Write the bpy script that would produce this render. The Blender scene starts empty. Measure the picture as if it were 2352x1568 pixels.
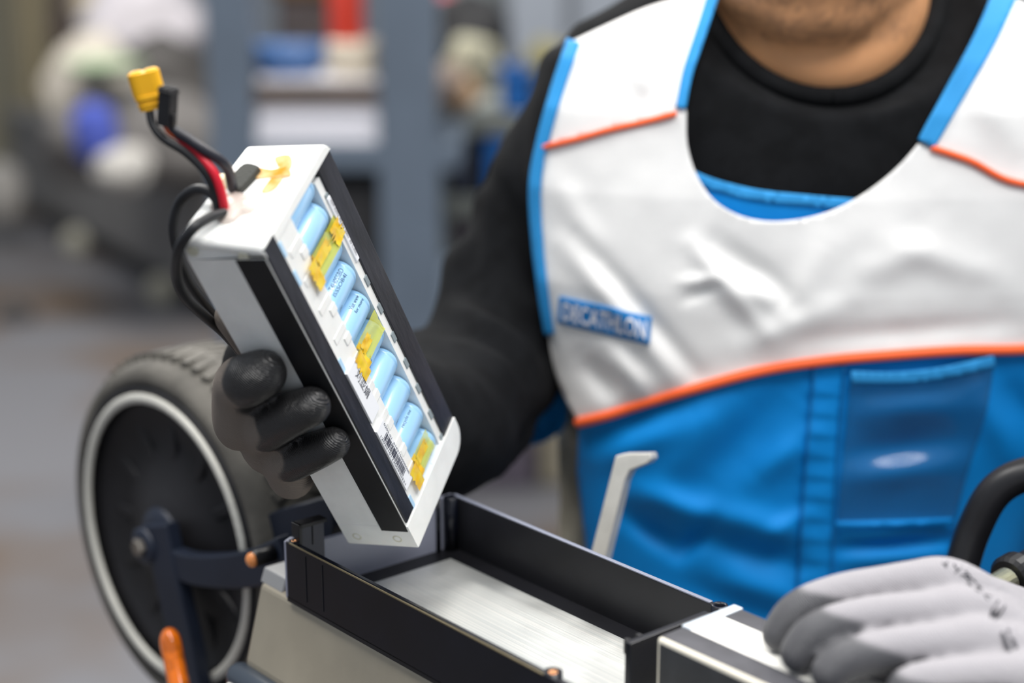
import bpy, bmesh, math, random
import numpy as np
from mathutils import Vector, Matrix, noise
from mathutils.geometry import delaunay_2d_cdt
from mathutils.bvhtree import BVHTree
random.seed(7)
SC = bpy.context.scene
COL = SC.collection
R = math.radians
# ------------------------------------------------------------------ camera
F, CX, CY, PITCH, HC = 3700.0, 1176.0, 784.0, 14.5, 1.40
cam = bpy.data.cameras.new('camera'); camo = bpy.data.objects.new('camera', cam); COL.objects.link(camo)
camo.location = (0, 0, HC); camo.rotation_euler = (R(90 - PITCH), 0, 0)
cam.sensor_width = 36; cam.lens = F / 2352 * 36; cam.clip_start = .02
cam.dof.use_dof = True; cam.dof.focus_distance = .80; cam.dof.aperture_fstop = 3.1
SC.camera = camo
# ------------------------------------------------------------------ world, lamps, exposure
SC.view_settings.view_transform = 'Standard'; SC.view_settings.look = 'None'
SC.view_settings.gamma = 1; SC.view_settings.use_curve_mapping = False
SC.view_settings.exposure = 0.0
w = bpy.data.worlds.new('hall'); SC.world = w; w.use_nodes = True
w.node_tree.nodes['Background'].inputs[0].default_value = (.80, .88, 1.0, 1)
w.node_tree.nodes['Background'].inputs[1].default_value = .50
def lamp(name, loc, target, sx, sy, power, col=(1, 1, 1)):
    l = bpy.data.lights.new(name, 'AREA'); l.shape = 'RECTANGLE'; l.size = sx; l.size_y = sy; l.energy = power; l.color = col
    o = bpy.data.objects.new(name, l); COL.objects.link(o); o.location = loc
    o.rotation_euler = (Vector(target) - Vector(loc)).to_track_quat('-Z', 'Y').to_euler()
    return o
lamp('ceiling_light', (.55, -.35, 3.3), (.3, .9, 1.2), 1.6, .7, 57, (1, .975, .94))
lamp('ceiling_light', (-1.0, .9, 3.3), (-.4, 1.3, 0), 1.5, .5, 40, (1, .975, .94))
lamp('ceiling_light', (1.3, 1.6, 3.3), (.6, 1.5, 0), 1.5, .5, 44, (1, .975, .94))
lamp('ceiling_light', (-1.4, 4.2, 3.4), (-1.0, 4.4, 0), 2.2, .6, 150, (1, .97, .92))
lamp('ceiling_light', (.9, 4.0, 3.4), (.9, 4.6, 0), 2.2, .6, 90, (1, .97, .92))

# ------------------------------------------------------------------ helpers
cp, sp = math.cos(R(PITCH)), math.sin(R(PITCH))
def U(px, py, d):
    """world point seen at a photo pixel, d metres along the optical axis"""
    x = (px - CX) / F * d; y = (CY - py) / F * d
    return Vector((x, y * sp + d * cp, HC + y * cp - d * sp))
def RAY(px, py):
    return (U(px, py, 1.0) - Vector((0, 0, HC)))
def depth_plane(px, py, p0, n):
    d = RAY(px, py); o = Vector((0, 0, HC))
    return (Vector(p0) - o).dot(n) / d.dot(n)
def srgb(c):
    if isinstance(c, str):
        c = [int(c[i:i + 2], 16) / 255 for i in (0, 2, 4)]
    return tuple((v / 12.92 if v <= .04045 else ((v + .055) / 1.055) ** 2.4) for v in c)
_M = {}
def mat(name, col, rough=.5, metal=0., var=0., scale=30., bump=0., bscale=200., stretch=None, sss=0., coat=0., trans=0., ior=1.45, alpha=1., spec=.5, col2=None, sheen=0., thr=(.4, .6)):
    if name in _M: return _M[name]
    m = bpy.data.materials.new(name); m.use_nodes = True; nt = m.node_tree; N = nt.nodes; L = nt.links
    b = N['Principled BSDF']; c = srgb(col) + (1,)
    b.inputs['Base Color'].default_value = c; b.inputs['Roughness'].default_value = rough; b.inputs['Metallic'].default_value = metal
    b.inputs['Specular IOR Level'].default_value = spec; b.inputs['IOR'].default_value = ior
    b.inputs['Coat Weight'].default_value = coat; b.inputs['Transmission Weight'].default_value = trans; b.inputs['Alpha'].default_value = alpha
    b.inputs['Sheen Weight'].default_value = sheen
    if sss: b.inputs['Subsurface Weight'].default_value = sss; b.inputs['Subsurface Radius'].default_value = (.006, .004, .003)
    if var or col2 or bump:
        tc = N.new('ShaderNodeTexCoord'); mp = N.new('ShaderNodeMapping'); L.new(tc.outputs['Object'], mp.inputs[0])
        if stretch: mp.inputs['Scale'].default_value = stretch
    if var or col2:
        nz = N.new('ShaderNodeTexNoise'); nz.inputs['Scale'].default_value = scale; nz.inputs['Detail'].default_value = 4; L.new(mp.outputs[0], nz.inputs[0])
        rp = N.new('ShaderNodeValToRGB'); L.new(nz.outputs[0], rp.inputs[0])
        rp.color_ramp.elements[0].position = thr[0]; rp.color_ramp.elements[1].position = thr[1]
        c2 = srgb(col2) + (1,) if col2 else tuple(min(1, v * (1 + var)) for v in c[:3]) + (1,)
        c1 = c if col2 else tuple(v * (1 - var) for v in c[:3]) + (1,)
        rp.color_ramp.elements[0].color = c1; rp.color_ramp.elements[1].color = c2
        L.new(rp.outputs[0], b.inputs['Base Color'])
    if bump:
        n2 = N.new('ShaderNodeTexNoise'); n2.inputs['Scale'].default_value = bscale; n2.inputs['Detail'].default_value = 3; L.new(mp.outputs[0], n2.inputs[0])
        bp = N.new('ShaderNodeBump'); bp.inputs['Strength'].default_value = bump; bp.inputs['Distance'].default_value = .001
        L.new(n2.outputs[0], bp.inputs['Height']); L.new(bp.outputs[0], b.inputs['Normal'])
    _M[name] = m; return m
def mat_attr(name, ca, cb, rough_a=.8, rough_b=.45, attr='coat', bscale=900, bump=.5, wave=None):
    """two-tone glove or skin material, mixed by a painted-on vertex attribute (the dipped coating, plus painted shade on the grey glove / the beard)"""
    if name in _M: return _M[name]
    m = bpy.data.materials.new(name); m.use_nodes = True; nt = m.node_tree; N = nt.nodes; L = nt.links; b = N['Principled BSDF']
    at = N.new('ShaderNodeAttribute'); at.attribute_name = attr
    tc = N.new('ShaderNodeTexCoord'); nz = N.new('ShaderNodeTexNoise'); nz.inputs['Scale'].default_value = bscale; L.new(tc.outputs['Object'], nz.inputs[0])
    mx = N.new('ShaderNodeMix'); mx.data_type = 'RGBA'; mx.inputs['A'].default_value = srgb(ca) + (1,); mx.inputs['B'].default_value = srgb(cb) + (1,)
    L.new(at.outputs['Fac'], mx.inputs['Factor']); L.new(mx.outputs['Result'], b.inputs['Base Color'])
    mr = N.new('ShaderNodeMapRange'); mr.inputs[3].default_value = rough_a; mr.inputs[4].default_value = rough_b
    L.new(at.outputs['Fac'], mr.inputs[0]); L.new(mr.outputs[0], b.inputs['Roughness'])
    h = nz.outputs[0]
    if wave:
        wv = N.new('ShaderNodeTexWave'); wv.inputs['Scale'].default_value = wave; wv.inputs['Distortion'].default_value = 3; wv.inputs['Detail'].default_value = 1
        mpw = N.new('ShaderNodeMapping'); mpw.inputs['Rotation'].default_value = (.3, .9, .5); L.new(tc.outputs['Object'], mpw.inputs[0]); L.new(mpw.outputs[0], wv.inputs[0])
        ad = N.new('ShaderNodeMath'); ad.operation = 'ADD'; L.new(wv.outputs['Fac'], ad.inputs[0]); L.new(nz.outputs[0], ad.inputs[1]); h = ad.outputs[0]
    bp = N.new('ShaderNodeBump'); bp.inputs['Strength'].default_value = bump; bp.inputs['Distance'].default_value = .0006
    L.new(h, bp.inputs['Height']); L.new(bp.outputs[0], b.inputs['Normal'])
    _M[name] = m; return m

def tag(o, label, cat, group=None, kind=None):
    o['label'] = label; o['category'] = cat
    if group: o['group'] = group
    if kind: o['kind'] = kind
    return o
def empty(name, loc=(0, 0, 0), rz=0., M=None):
    o = bpy.data.objects.new(name, None); COL.objects.link(o); o.empty_display_size = .02
    if M is not None: o.matrix_world = M
    else: o.location = loc; o.rotation_euler = (0, 0, rz)
    return o
def link(name, me, m, parent=None, smooth=False, local=False, mods=()):
    """local=True: mesh is in the parent's own frame; else in world coordinates"""
    o = bpy.data.objects.new(name, me); COL.objects.link(o)
    if m is not None:
        for mm in (m if isinstance(m, (list, tuple)) else [m]): me.materials.append(mm)
    if smooth: me.polygons.foreach_set('use_smooth', [True] * len(me.polygons))
    if parent is not None:
        o.parent = parent
        if not local: o.matrix_parent_inverse = world_of(parent).inverted()
    return o
def world_of(o):
    M = o.matrix_basis.copy()
    if o.parent: M = world_of(o.parent) @ o.matrix_parent_inverse @ M
    return M
def from_bm(bm, name='m'):
    me = bpy.data.meshes.new(name); bm.normal_update(); bm.to_mesh(me); bm.free(); return me
def bm_box(bm, lo, hi, bev=0., seg=2, M=None):
    r = bmesh.ops.create_cube(bm, size=1); vs = r['verts']
    for v in vs:
        v.co = Vector([lo[i] + (v.co[i] + .5) * (hi[i] - lo[i]) for i in range(3)])
    if bev:
        es = list({e for v in vs for e in v.link_edges})
        rr = bmesh.ops.bevel(bm, geom=es, offset=bev, segments=seg, affect='EDGES', profile=.5)
        vs = list({v for f in rr['faces'] for v in f.verts} | {v for v in vs if v.is_valid})
    if M is not None:
        for v in vs: v.co = M @ v.co
    return vs
def box_me(lo, hi, bev=0., seg=2, M=None):
    bm = bmesh.new(); bm_box(bm, lo, hi, bev, seg, M); return from_bm(bm)
def bm_prism(bm, pts, ax, lo, hi, M=None):
    """extrude the 2D outline pts along axis ax (0,1,2) from lo to hi"""
    def mk(p, h):
        c = [p[0], p[1]]; c.insert(ax, h); v = Vector(c); return M @ v if M is not None else v
    a = [bm.verts.new(mk(p, lo)) for p in pts]; b = [bm.verts.new(mk(p, hi)) for p in pts]
    n = len(pts); fs = [bm.faces.new(a), bm.faces.new(b[::-1])]
    for i in range(n): fs.append(bm.faces.new((a[i], b[i], b[(i + 1) % n], a[(i + 1) % n])))
    bmesh.ops.recalc_face_normals(bm, faces=fs)
def prism_me(pts, ax, lo, hi, M=None, bev=0.):
    bm = bmesh.new(); bm_prism(bm, pts, ax, lo, hi, M)
    if bev: bmesh.ops.bevel(bm, geom=bm.edges[:], offset=bev, segments=2, affect='EDGES', profile=.5)
    return from_bm(bm)
def catmull(P, n=8, closed=False):
    P = [Vector(p) for p in P]; out = []; N = len(P); m = N if closed else N - 1
    for i in range(m):
        if closed: a, b, c, d = P[(i - 1) % N], P[i], P[(i + 1) % N], P[(i + 2) % N]
        else: a, b, c, d = P[max(i - 1, 0)], P[i], P[i + 1], P[min(i + 2, N - 1)]
        for k in range(n):
            t = k / n
            out.append(.5 * ((2 * b) + (c - a) * t + (2 * a - 5 * b + 4 * c - d) * t * t + (3 * b - a - 3 * c + d) * t ** 3))
    if not closed: out.append(P[-1])
    return out
def bm_tube(bm, P, rad, seg=12, caps=True, round_caps=False, flat=None):
    P = [Vector(p) for p in P]; n = len(P)
    rad = list(rad) if hasattr(rad, '__len__') else [rad] * n
    if round_caps:
        d0 = (P[0] - P[1]).normalized(); d1 = (P[-1] - P[-2]).normalized(); r0, r1 = rad[0], rad[-1]
        pre = [(P[0] + d0 * r0 * math.sin(a), r0 * math.cos(a)) for a in (1.35, 1.05, .7, .35)]
        post = [(P[-1] + d1 * r1 * math.sin(a), r1 * math.cos(a)) for a in (.35, .7, 1.05, 1.35)]
        P = [p for p, _ in pre] + P + [p for p, _ in post]; rad = [r for _, r in pre] + rad + [r for _, r in post]; n = len(P)
    T = [(P[min(i + 1, n - 1)] - P[max(i - 1, 0)]).normalized() for i in range(n)]
    up = Vector((0, 0, 1)) if abs(T[0].z) < .9 else Vector((1, 0, 0))
    X = (up - T[0] * up.dot(T[0])).normalized(); rings = []
    for i in range(n):
        X = (X - T[i] * X.dot(T[i])).normalized(); Y = T[i].cross(X)
        fl = flat or (1, 1)
        rings.append([bm.verts.new(P[i] + (X * math.cos(a) * fl[0] + Y * math.sin(a) * fl[1]) * rad[i]) for a in [2 * math.pi * k / seg for k in range(seg)]])
    for i in range(n - 1):
        for k in range(seg):
            bm.faces.new((rings[i][k], rings[i][(k + 1) % seg], rings[i + 1][(k + 1) % seg], rings[i + 1][k]))
    if caps: bm.faces.new(rings[0][::-1]); bm.faces.new(rings[-1])
def tube_me(P, rad, seg=12, smooth_n=0, round_caps=False, closed=False, flat=None):
    if smooth_n:
        if hasattr(rad, '__len__'):
            rr = [v[0] for v in catmull([(r, 0, 0) for r in rad], smooth_n)]; rad = rr
        P = catmull(P, smooth_n, closed)
    bm = bmesh.new()
    bm_tube(bm, P, rad, seg, True, round_caps, flat); return from_bm(bm)
def bm_lathe(bm, prof, seg=48, M=None, closed=False):
    """revolve (r, h) profile about local Z"""
    rings = []
    for r, h in prof:
        ring = []
        for k in range(seg):
            a = 2 * math.pi * k / seg; v = Vector((r * math.cos(a), r * math.sin(a), h)); ring.append(bm.verts.new(M @ v if M is not None else v))
        rings.append(ring)
    n = len(prof); m = n if closed else n - 1; fs = []
    for i in range(m):
        for k in range(seg):
            fs.append(bm.faces.new((rings[i][k], rings[i][(k + 1) % seg], rings[(i + 1) % n][(k + 1) % seg], rings[(i + 1) % n][k])))
    if not closed:
        fs.append(bm.faces.new(rings[0][::-1])); fs.append(bm.faces.new(rings[-1]))
    bmesh.ops.recalc_face_normals(bm, faces=fs)
def lathe_me(prof, seg=48, M=None, closed=False):
    bm = bmesh.new(); bm_lathe(bm, prof, seg, M, closed); return from_bm(bm)
def fuse(bm, voxel, smooth=6, fac=.6):
    """melt overlapping volumes into one continuous surface"""
    me = from_bm(bm); o = bpy.data.objects.new('tmp', me); COL.objects.link(o)
    m = o.modifiers.new('r', 'REMESH'); m.mode = 'VOXEL'; m.voxel_size = voxel
    s = o.modifiers.new('s', 'SMOOTH'); s.iterations = smooth; s.factor = fac
    dg = bpy.context.evaluated_depsgraph_get(); out = bpy.data.meshes.new_from_object(o.evaluated_get(dg))
    bpy.data.objects.remove(o); bpy.data.meshes.remove(me); return out
def bm_ball(bm, c, r, sub=3, M=None):
    q = bmesh.ops.create_icosphere(bm, subdivisions=sub, radius=1)
    rr = r if hasattr(r, '__len__') else (r, r, r)
    for v in q['verts']:
        p = Vector((v.co.x * rr[0], v.co.y * rr[1], v.co.z * rr[2]))
        if M is not None: p = M @ p
        v.co = p + Vector(c)
def inside(p, poly):
    x, y = p; r = False; j = len(poly) - 1
    for i in range(len(poly)):
        a, b = poly[i], poly[j]
        if (a[1] > y) != (b[1] > y) and x < (b[0] - a[0]) * (y - a[1]) / (b[1] - a[1]) + a[0]: r = not r
        j = i
    return r
def spl(pts, n=6, closed=True):
    return [(v.x, v.y) for v in catmull([(p[0], p[1], 0) for p in pts], n, closed)]
def patch(poly, step, fn, thick=0.):
    """fill a 2D outline with triangles (constrained), carry each vertex to 3D with fn; optional cloth thickness backwards"""
    P = []
    for i in range(len(poly)):
        a, b = Vector(poly[i]), Vector(poly[(i + 1) % len(poly)])
        k = max(1, int((b - a).length / step))
        for j in range(k): P.append(a.lerp(b, j / k))
    nb = len(P); xs = [p[0] for p in P]; ys = [p[1] for p in P]; pl = [(p[0], p[1]) for p in P]
    seg = [(i, (i + 1) % nb) for i in range(nb)]
    arr = np.array(pl)
    yv = min(ys) + step / 2; row = 0
    while yv < max(ys):
        xv = min(xs) + (step / 2 if row % 2 else step)
        while xv < max(xs):
            if inside((xv, yv), pl) and np.min((arr[:, 0] - xv) ** 2 + (arr[:, 1] - yv) ** 2) > (step * .45) ** 2: P.append(Vector((xv, yv)))
            xv += step
        yv += step * .87; row += 1
    vs, es, fs, *_ = delaunay_2d_cdt([Vector((p[0], p[1])) for p in P], seg, [], 1, 1e-6)
    bm = bmesh.new(); V = [bm.verts.new(fn(v.x, v.y)) for v in vs]
    for f in fs:
        try: bm.faces.new([V[i] for i in f])
        except ValueError: pass
    bmesh.ops.recalc_face_normals(bm, faces=bm.faces[:])
    if thick:
        cdir = (Vector((0, 0, HC)) - V[0].co)
        if sum(f.normal.dot(cdir) for f in bm.faces) < 0: bmesh.ops.reverse_faces(bm, faces=bm.faces[:])
        r = bmesh.ops.solidify(bm, geom=bm.faces[:], thickness=thick)
    return from_bm(bm)
def ribbon(line, width, n=6):
    c = [Vector(p).to_2d() if len(p) > 2 else Vector(p) for p in (spl(line, n, False))]
    L_, R_ = [], []
    for i, p in enumerate(c):
        t = (c[min(i + 1, len(c) - 1)] - c[max(i - 1, 0)]).normalized(); nn = Vector((-t.y, t.x))
        wv = width if not hasattr(width, '__len__') else width[0] + (width[1] - width[0]) * i / (len(c) - 1)
        L_.append(tuple(p + nn * wv / 2)); R_.append(tuple(p - nn * wv / 2))
    return L_ + R_[::-1]
def text_me(s, size=1., bold=0., align='CENTER'):
    cu = bpy.data.curves.new('t', 'FONT'); cu.body = s; cu.size = size; cu.align_x = align; cu.align_y = 'CENTER'; cu.offset = bold
    cu.resolution_u = 3
    o = bpy.data.objects.new('t', cu); COL.objects.link(o)
    dg = bpy.context.evaluated_depsgraph_get(); me = bpy.data.meshes.new_from_object(o.evaluated_get(dg))
    bpy.data.objects.remove(o); bpy.data.curves.remove(cu); return me
def text_pts(s, bold=0.):
    me = text_me(s, 1., bold); vs = [v.co.copy() for v in me.vertices]; fs = [tuple(p.vertices) for p in me.polygons]
    x0, x1 = min(v.x for v in vs), max(v.x for v in vs); y0, y1 = min(v.y for v in vs), max(v.y for v in vs)
    bpy.data.meshes.remove(me)
    return [((v.x - x0) / (x1 - x0), (v.y - y0) / (y1 - y0)) for v in vs], fs
def mesh_of(verts, faces):
    me = bpy.data.meshes.new('m'); me.from_pydata([tuple(v) for v in verts], [], faces); me.update(); return me
def crumple(me, amp, sc, seed=0):
    def fn(p_, n_):
        p = p_ * sc + Vector((seed * 3.1, seed, 0)); return n_ * amp * (noise.noise(p) + .5 * noise.noise(p * 2.3))
    return push(me, fn)
def push(me, fn):
    n = len(me.vertices); co = np.empty(n * 3); nr = np.empty(n * 3)
    me.vertices.foreach_get('co', co); me.vertices.foreach_get('normal', nr); co = co.reshape(-1, 3); nr = nr.reshape(-1, 3)
    for i in range(n): co[i] += fn(Vector(co[i]), Vector(nr[i]))
    me.vertices.foreach_set('co', co.ravel()); me.update(); return me

# ------------------------------------------------------------------ materials
M_white = mat('white_plastic', 'f3f3ef', .42, var=.03, scale=60, sss=.12, spec=.4)
M_glue = mat('clear_glue', 'f2e2d8', .12, trans=.45, alpha=.75)
M_amber = mat('amber_resin', 'f6a52c', .15, trans=.25, col2='f7d79a', scale=90, alpha=.8)
M_cell = mat('cell_wrap', '9ccbf0', .28, var=.05, scale=50, coat=.25, spec=.5)
M_cellend = mat('cell_wrap_end', 'b7d9f2', .35)
M_tape = mat('black_tape', '26272d', .45, var=.35, scale=70, bump=.25, bscale=300, stretch=(1, 1, .3))
M_tape2 = mat('matt_black_tape', '141518', .6, var=.2, scale=60)
M_kapton = mat('yellow_film', 'f8d634', .18, col2='f3be1e', scale=160, alpha=.97, coat=.3)
M_kapton2 = mat('thin_yellow_film', 'dede34', .15, alpha=.66, coat=.4)
M_label = mat('white_label', 'f4f5f8', .5)
M_ink = mat('black_ink', '2c3040', .6)
M_inkb = mat('blue_black_ink', '2b4a68', .5)
M_wire = mat('black_wire', '1c1d20', .45, var=.2, scale=80)
M_sheath = mat('shrink_sleeve', '26262e', .38)
M_red = mat('red_wire', 'd01b30', .4)
M_yel = mat('yellow_connector', 'f2b41a', .42, var=.04)
M_blk = mat('black_plastic', '17171a', .38, var=.15, scale=40)
M_foam = mat('black_foam', '3b3c38', .8, bump=.4, bscale=700)
M_notch = mat('grey_recess', '8d979b', .7)

# ------------------------------------------------------------------ the setting
M_floor = mat('concrete_floor', '646468', .5, scale=1.1, col2='5a4b3d', bump=.1, bscale=20, thr=(.45, .62))
fl = link('floor', box_me((-9, -3, -.1), (9, 14, 0)), M_floor); fl['kind'] = 'structure'
M_wall = mat('grey_wall', '8a9199', .8, var=.03, scale=1)
wb = link('wall_back', box_me((-9, 10, 0), (9, 10.15, 3)), M_wall); wb['kind'] = 'structure'

# ------------------------------------------------------------------ held battery pack
PX = [-0.10885, 0.68648, -0.13514, -0.1172, -0.55303, 1.22053]
PW, PT, PL = .0759, .0416, .2100
def eul(a):
    return Matrix.Rotation(a[2], 3, 'Z') @ Matrix.Rotation(a[1], 3, 'Y') @ Matrix.Rotation(a[0], 3, 'X')
PR = eul(PX[3:])
PM = Matrix.Translation(Vector((PX[0], PX[1], PX[2] + HC))) @ PR.to_4x4()
pack = tag(empty('battery_pack', M=PM), 'white plastic battery pack with light blue cells, held up in gloved hand', 'battery')
pw_, pt_, pu_ = PR.col[0], PR.col[1], PR.col[2]
PB = PM.translation.copy()
def plx(px, py):            # depth of the pack's narrow left face at a pixel
    return depth_plane(px, py, PB, pw_)
def prt(name, me, m, parent=None, smooth=False):
    return link(name, me, m, parent or pack, smooth, local=True)
def outline(r_big, r_small, z0, z1, x0=0., x1=PW, n=6):
    pts = []
    def arc(cx, cz, r, a0):
        for k in range(n + 1):
            a = a0 + math.pi / 2 * k / n; pts.append((cx + r * math.cos(a), cz + r * math.sin(a)))
    arc(x1 - r_big[0], z1 - r_big[0], r_big[0], 0)
    arc(x0 + r_small, z1 - r_small, r_small, math.pi / 2)
    arc(x0 + r_small, z0 + r_small, r_small, math.pi)
    arc(x1 - r_big[1], z0 + r_big[1], r_big[1], -math.pi / 2)
    return pts
def lift(me):               # the end cap is cast a little taller towards the back edge
    for v in me.vertices:
        if v.co.z > ZB + .0001: v.co.z += .0065 * (v.co.y / PT) * (1 - v.co.x / PW) - .001 * (1 - v.co.y / PT)
    return me
# body behind the cells, rails and the two end caps, as one moulding
bm = bmesh.new()
ZB = -.0068
bm_prism(bm, [(0, -.1925), (PW, -.1925), (PW, ZB), (0, ZB)], 1, .0105, PT)
bm_prism(bm, [(0, -.1925), (.370 * PW, -.1925), (.370 * PW, ZB), (0, ZB)], 1, .0008, .011)
bm_prism(bm, [(.745 * PW, -.196), (PW - .0004, -.196), (PW - .0004, -.012), (.745 * PW, -.012)], 1, .0022, .011)
body = prt('housing', from_bm(bm), M_white)
def cap_me(pts, zb, H, bv_):
    """end cap: outline carried across the thickness, its outer edge rounded over at the two broad faces"""
    bm = bmesh.new(); rings = []
    lay = [(bv_ * (1 - math.cos(t)), bv_ * (1 - math.sin(t))) for t in (0, .4, .8, 1.2, math.pi / 2)]
    lay = lay + [(PT - y, i) for y, i in lay[::-1]]
    for y, ins in lay: rings.append([bm.verts.new((x, y, zb + (z - zb) * (1 - ins / abs(H)))) for x, z in pts])
    n = len(pts); fs = []
    for A_, B_ in zip(rings[:-1], rings[1:]):
        for k in range(n): fs.append(bm.faces.new((A_[k], A_[(k + 1) % n], B_[(k + 1) % n], B_[k])))
    fs.append(bm.faces.new(rings[0])); fs.append(bm.faces.new(rings[-1]))
    bmesh.ops.recalc_face_normals(bm, faces=fs); return from_bm(bm)
ZB = -.0068
ct_ = [p for p in outline((.0066, .00005), .0035, ZB, 0) if p[1] > ZB + .0002] + [(0, ZB), (PW, ZB)]
cap = prt('end_cap', lift(cap_me(ct_, ZB, ZB, .0020)), M_white)
cb_ = [(0, -.1925)] + [p for p in outline((.00005, .012), .0012, -PL, -.1925) if p[1] < -.1927] + [(PW, -.1925)]
cap2 = prt('end_cap', cap_me(cb_, -.1925, .0175, .0008), M_white)
# cells
CL = [.056, .139, .226, .314, .408, .503, .599, .694, .789, .886]     # where each cell lies along the pack
CELLR = .0089
bmc = bmesh.new()
prof = [(0.0001, -.0205), (.0075, -.0205), (.0085, -.0198), (.0089, -.0185), (.0089, .0282), (.0085, .0287), (.0089, .0293), (.0088, .0305), (.0082, .0318), (.0071, .0325), (.0001, .0325)]
bm_lathe(bmc, prof, 32, Matrix.Rotation(R(90), 4, 'Y'))
cell_me = from_bm(bmc)
cells = []
for i in range(10):
    o = link('cell', cell_me if i else cell_me, None, pack, True, local=True)
    if not cell_me.materials: cell_me.materials.append(M_cell)
    o.location = (.735 * PW - .0325, .0106, -CL[i] * PL); cells.append(o)
# rail relief, little see-through notches
bm = bmesh.new()
for i in range(11):
    if i in (0, 10): continue
    z = -(CL[i - 1] + CL[i]) / 2 * PL
    bm_box(bm, (.21 * PW, .0004, z - .0012), (.372 * PW, .003, z + .0030), .0003)
    bm_box(bm, (.30 * PW, .0002, z - .0085), (.378 * PW, .003, z - .0035), .0005)
prt('rail_rib', from_bm(bm), M_white, body)
for i in range(10):
    z = -CL[i] * PL
    if i in (0, 1, 4, 5, 9): prt('cell_end', box_me((.142 * PW, .0004, z - .004 - .002), (.19 * PW, .003, z + .003), .0006), M_cellend, body)
for l in (.115, .365, .455, .55, .64, .73, .825, .915):
    prt('slot', box_me((.775 * PW, .0016, -l * PL - .0030), (.825 * PW, .004, -l * PL + .0030), .0003), M_notch, body)
prt('slot', box_me((.55 * PW, .0004, -.965 * PL), (.71 * PW, .002, -.928 * PL), .0003), M_notch, cap2)
prt('sticker', box_me((.56 * PW, .0007, -.935 * PL), (.69 * PW, .0026, -.915 * PL), .0003), M_label, cap2)
# tapes: cell face left, cell face right (wrapping the edge), narrow face
prt('black_tape', box_me((.008 * PW, -.0003, -.905 * PL), (.142 * PW, .002, -.012 * PL), .0002), M_tape)
prt('black_tape', box_me((.812 * PW, .0012, -.936 * PL), (PW + .0006, .0135, -.036 * PL), .0006), M_tape)
prt('black_tape', box_me((-.0004, .0012, -.935 * PL), (.002, .40 * PT, -.035 * PL), .0002), M_tape2)
# yellow films over cells
def film(w0, w1, l0, l1, name, m, seed, off=0., jag=.0012):
    bm = bmesh.new(); n, k = 14, 12; g = []
    for i in range(n + 1):
        row = []
        for j in range(k + 1):
            x = (w0 + (w1 - w0) * i / n) * PW; l = (l0 + (l1 - l0) * j / k) * PL
            if i in (0, n): x += noise.noise(Vector((j * .9, seed, 1))) * jag * 2
            y = -.0006 if x < .372 * PW else .0024
            for c in range(10):
                zc = CL[c] * PL
                if abs(l - zc) < .0088 and x < .735 * PW: y = min(y, .0106 - math.sqrt(CELLR ** 2 - (l - zc) ** 2) - .0004)
            y += noise.noise(Vector((x * 260, l * 260, seed))) * .0003 - .0004 - off
            row.append(bm.verts.new((x, y, -l)))
        g.append(row)
    for i in range(n):
        for j in range(k): bm.faces.new((g[i][j], g[i + 1][j], g[i + 1][j + 1], g[i][j + 1]))
    bmesh.ops.recalc_face_normals(bm, faces=bm.faces[:])
    return prt(name, from_bm(bm), m, None, True)
for (w0, w1, l0, l1, s) in ((.36, .80, .157, .222, 1), (.34, .735, .437, .50, 2), (.34, .67, .830, .893, 3)):
    film(w0, w1, l0, l1, 'thin_film', M_kapton2, s, 0, .0006)
for (w0, w1, l0, l1, s) in ((.27, .40, .15, .222, 4), (.27, .44, .437, .508, 5), (.255, .44, .823, .892, 6)):
    film(w0, w1, l0, l1, 'yellow_film', M_kapton, s, .0005)
for (w0, w1, l0, l1, s) in ((.40, .60, .166, .199, 7), (.66, .79, .165, .215, 8), (.43, .56, .447, .478, 9), (.43, .60, .835, .866, 10)):
    film(w0, w1, l0, l1, 'yellow_blob', M_kapton, s, .0008, .0022)
# print helpers on the cell face:  (w, l) -> local
def face_print(name, s, w0, w1, l0, l1, m, parent, fn, rot=0, bold=0.):
    uv, fs = text_pts(s, bold); V = []
    for u, v in uv:
        if rot == 180: u, v = 1 - u, 1 - v
        if rot == 90: u, v = 1 - v, u          # reads along the pack, towards the cap
        if rot == -90: u, v = v, 1 - u
        V.append(fn(w0 + (w1 - w0) * u, l1 + (l0 - l1) * v))
    return prt(name, mesh_of(V, fs), m, parent)
flat_fn = lambda wv, lv: (wv * PW, -.0014, -lv * PL)
lab = prt('barcode_label', box_me((.145 * PW, -.0012, -.842 * PL), (.262 * PW, .001, -.630 * PL), .0002), M_label)
bm = bmesh.new(); lv = .665
rnd = random.Random(3)
while lv < .800:
    t = rnd.choice((.0012, .0018, .0028)); bm_box(bm, (.176 * PW, -.00135, -(lv + t) * PL), (.232 * PW, -.0011, -lv * PL)); lv += t + rnd.choice((.0014, .002, .003))
prt('barcode', from_bm(bm), M_ink, lab)
face_print('print', '0202-01  6193150000000', .240, .256, .640, .820, M_ink, lab, flat_fn, -90)
face_print('print', '120301012300990221', .152, .170, .650, .825, M_ink, lab, flat_fn, -90)
nl = prt('name_label', box_me((.145 * PW, -.0012, -.600 * PL), (.285 * PW, .001, -.435 * PL), .0002), M_label)
face_print('print', '刘亚娟', .205, .275, .462, .540, M_ink, nl, flat_fn, -90)
sl = prt('side_label', box_me((.775 * PW, .0012, -.300 * PL), (.815 * PW, .003, -.110 * PL), .0003), M_label)
face_print('print', 'E04 0202 40203 0001 30 C30C', .790, .810, .120, .285, M_ink, sl, lambda a, b: (a * PW, .0009, -b * PL), -90)
def cell_fn(c):
    zc = CL[c] * PL
    def fn(wv, lv):
        d = max(-.0086, min(.0086, lv * PL - zc)); return (wv * PW, .0106 - math.sqrt(CELLR ** 2 - d * d) - .00012, -(zc + d))
    return fn
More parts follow.
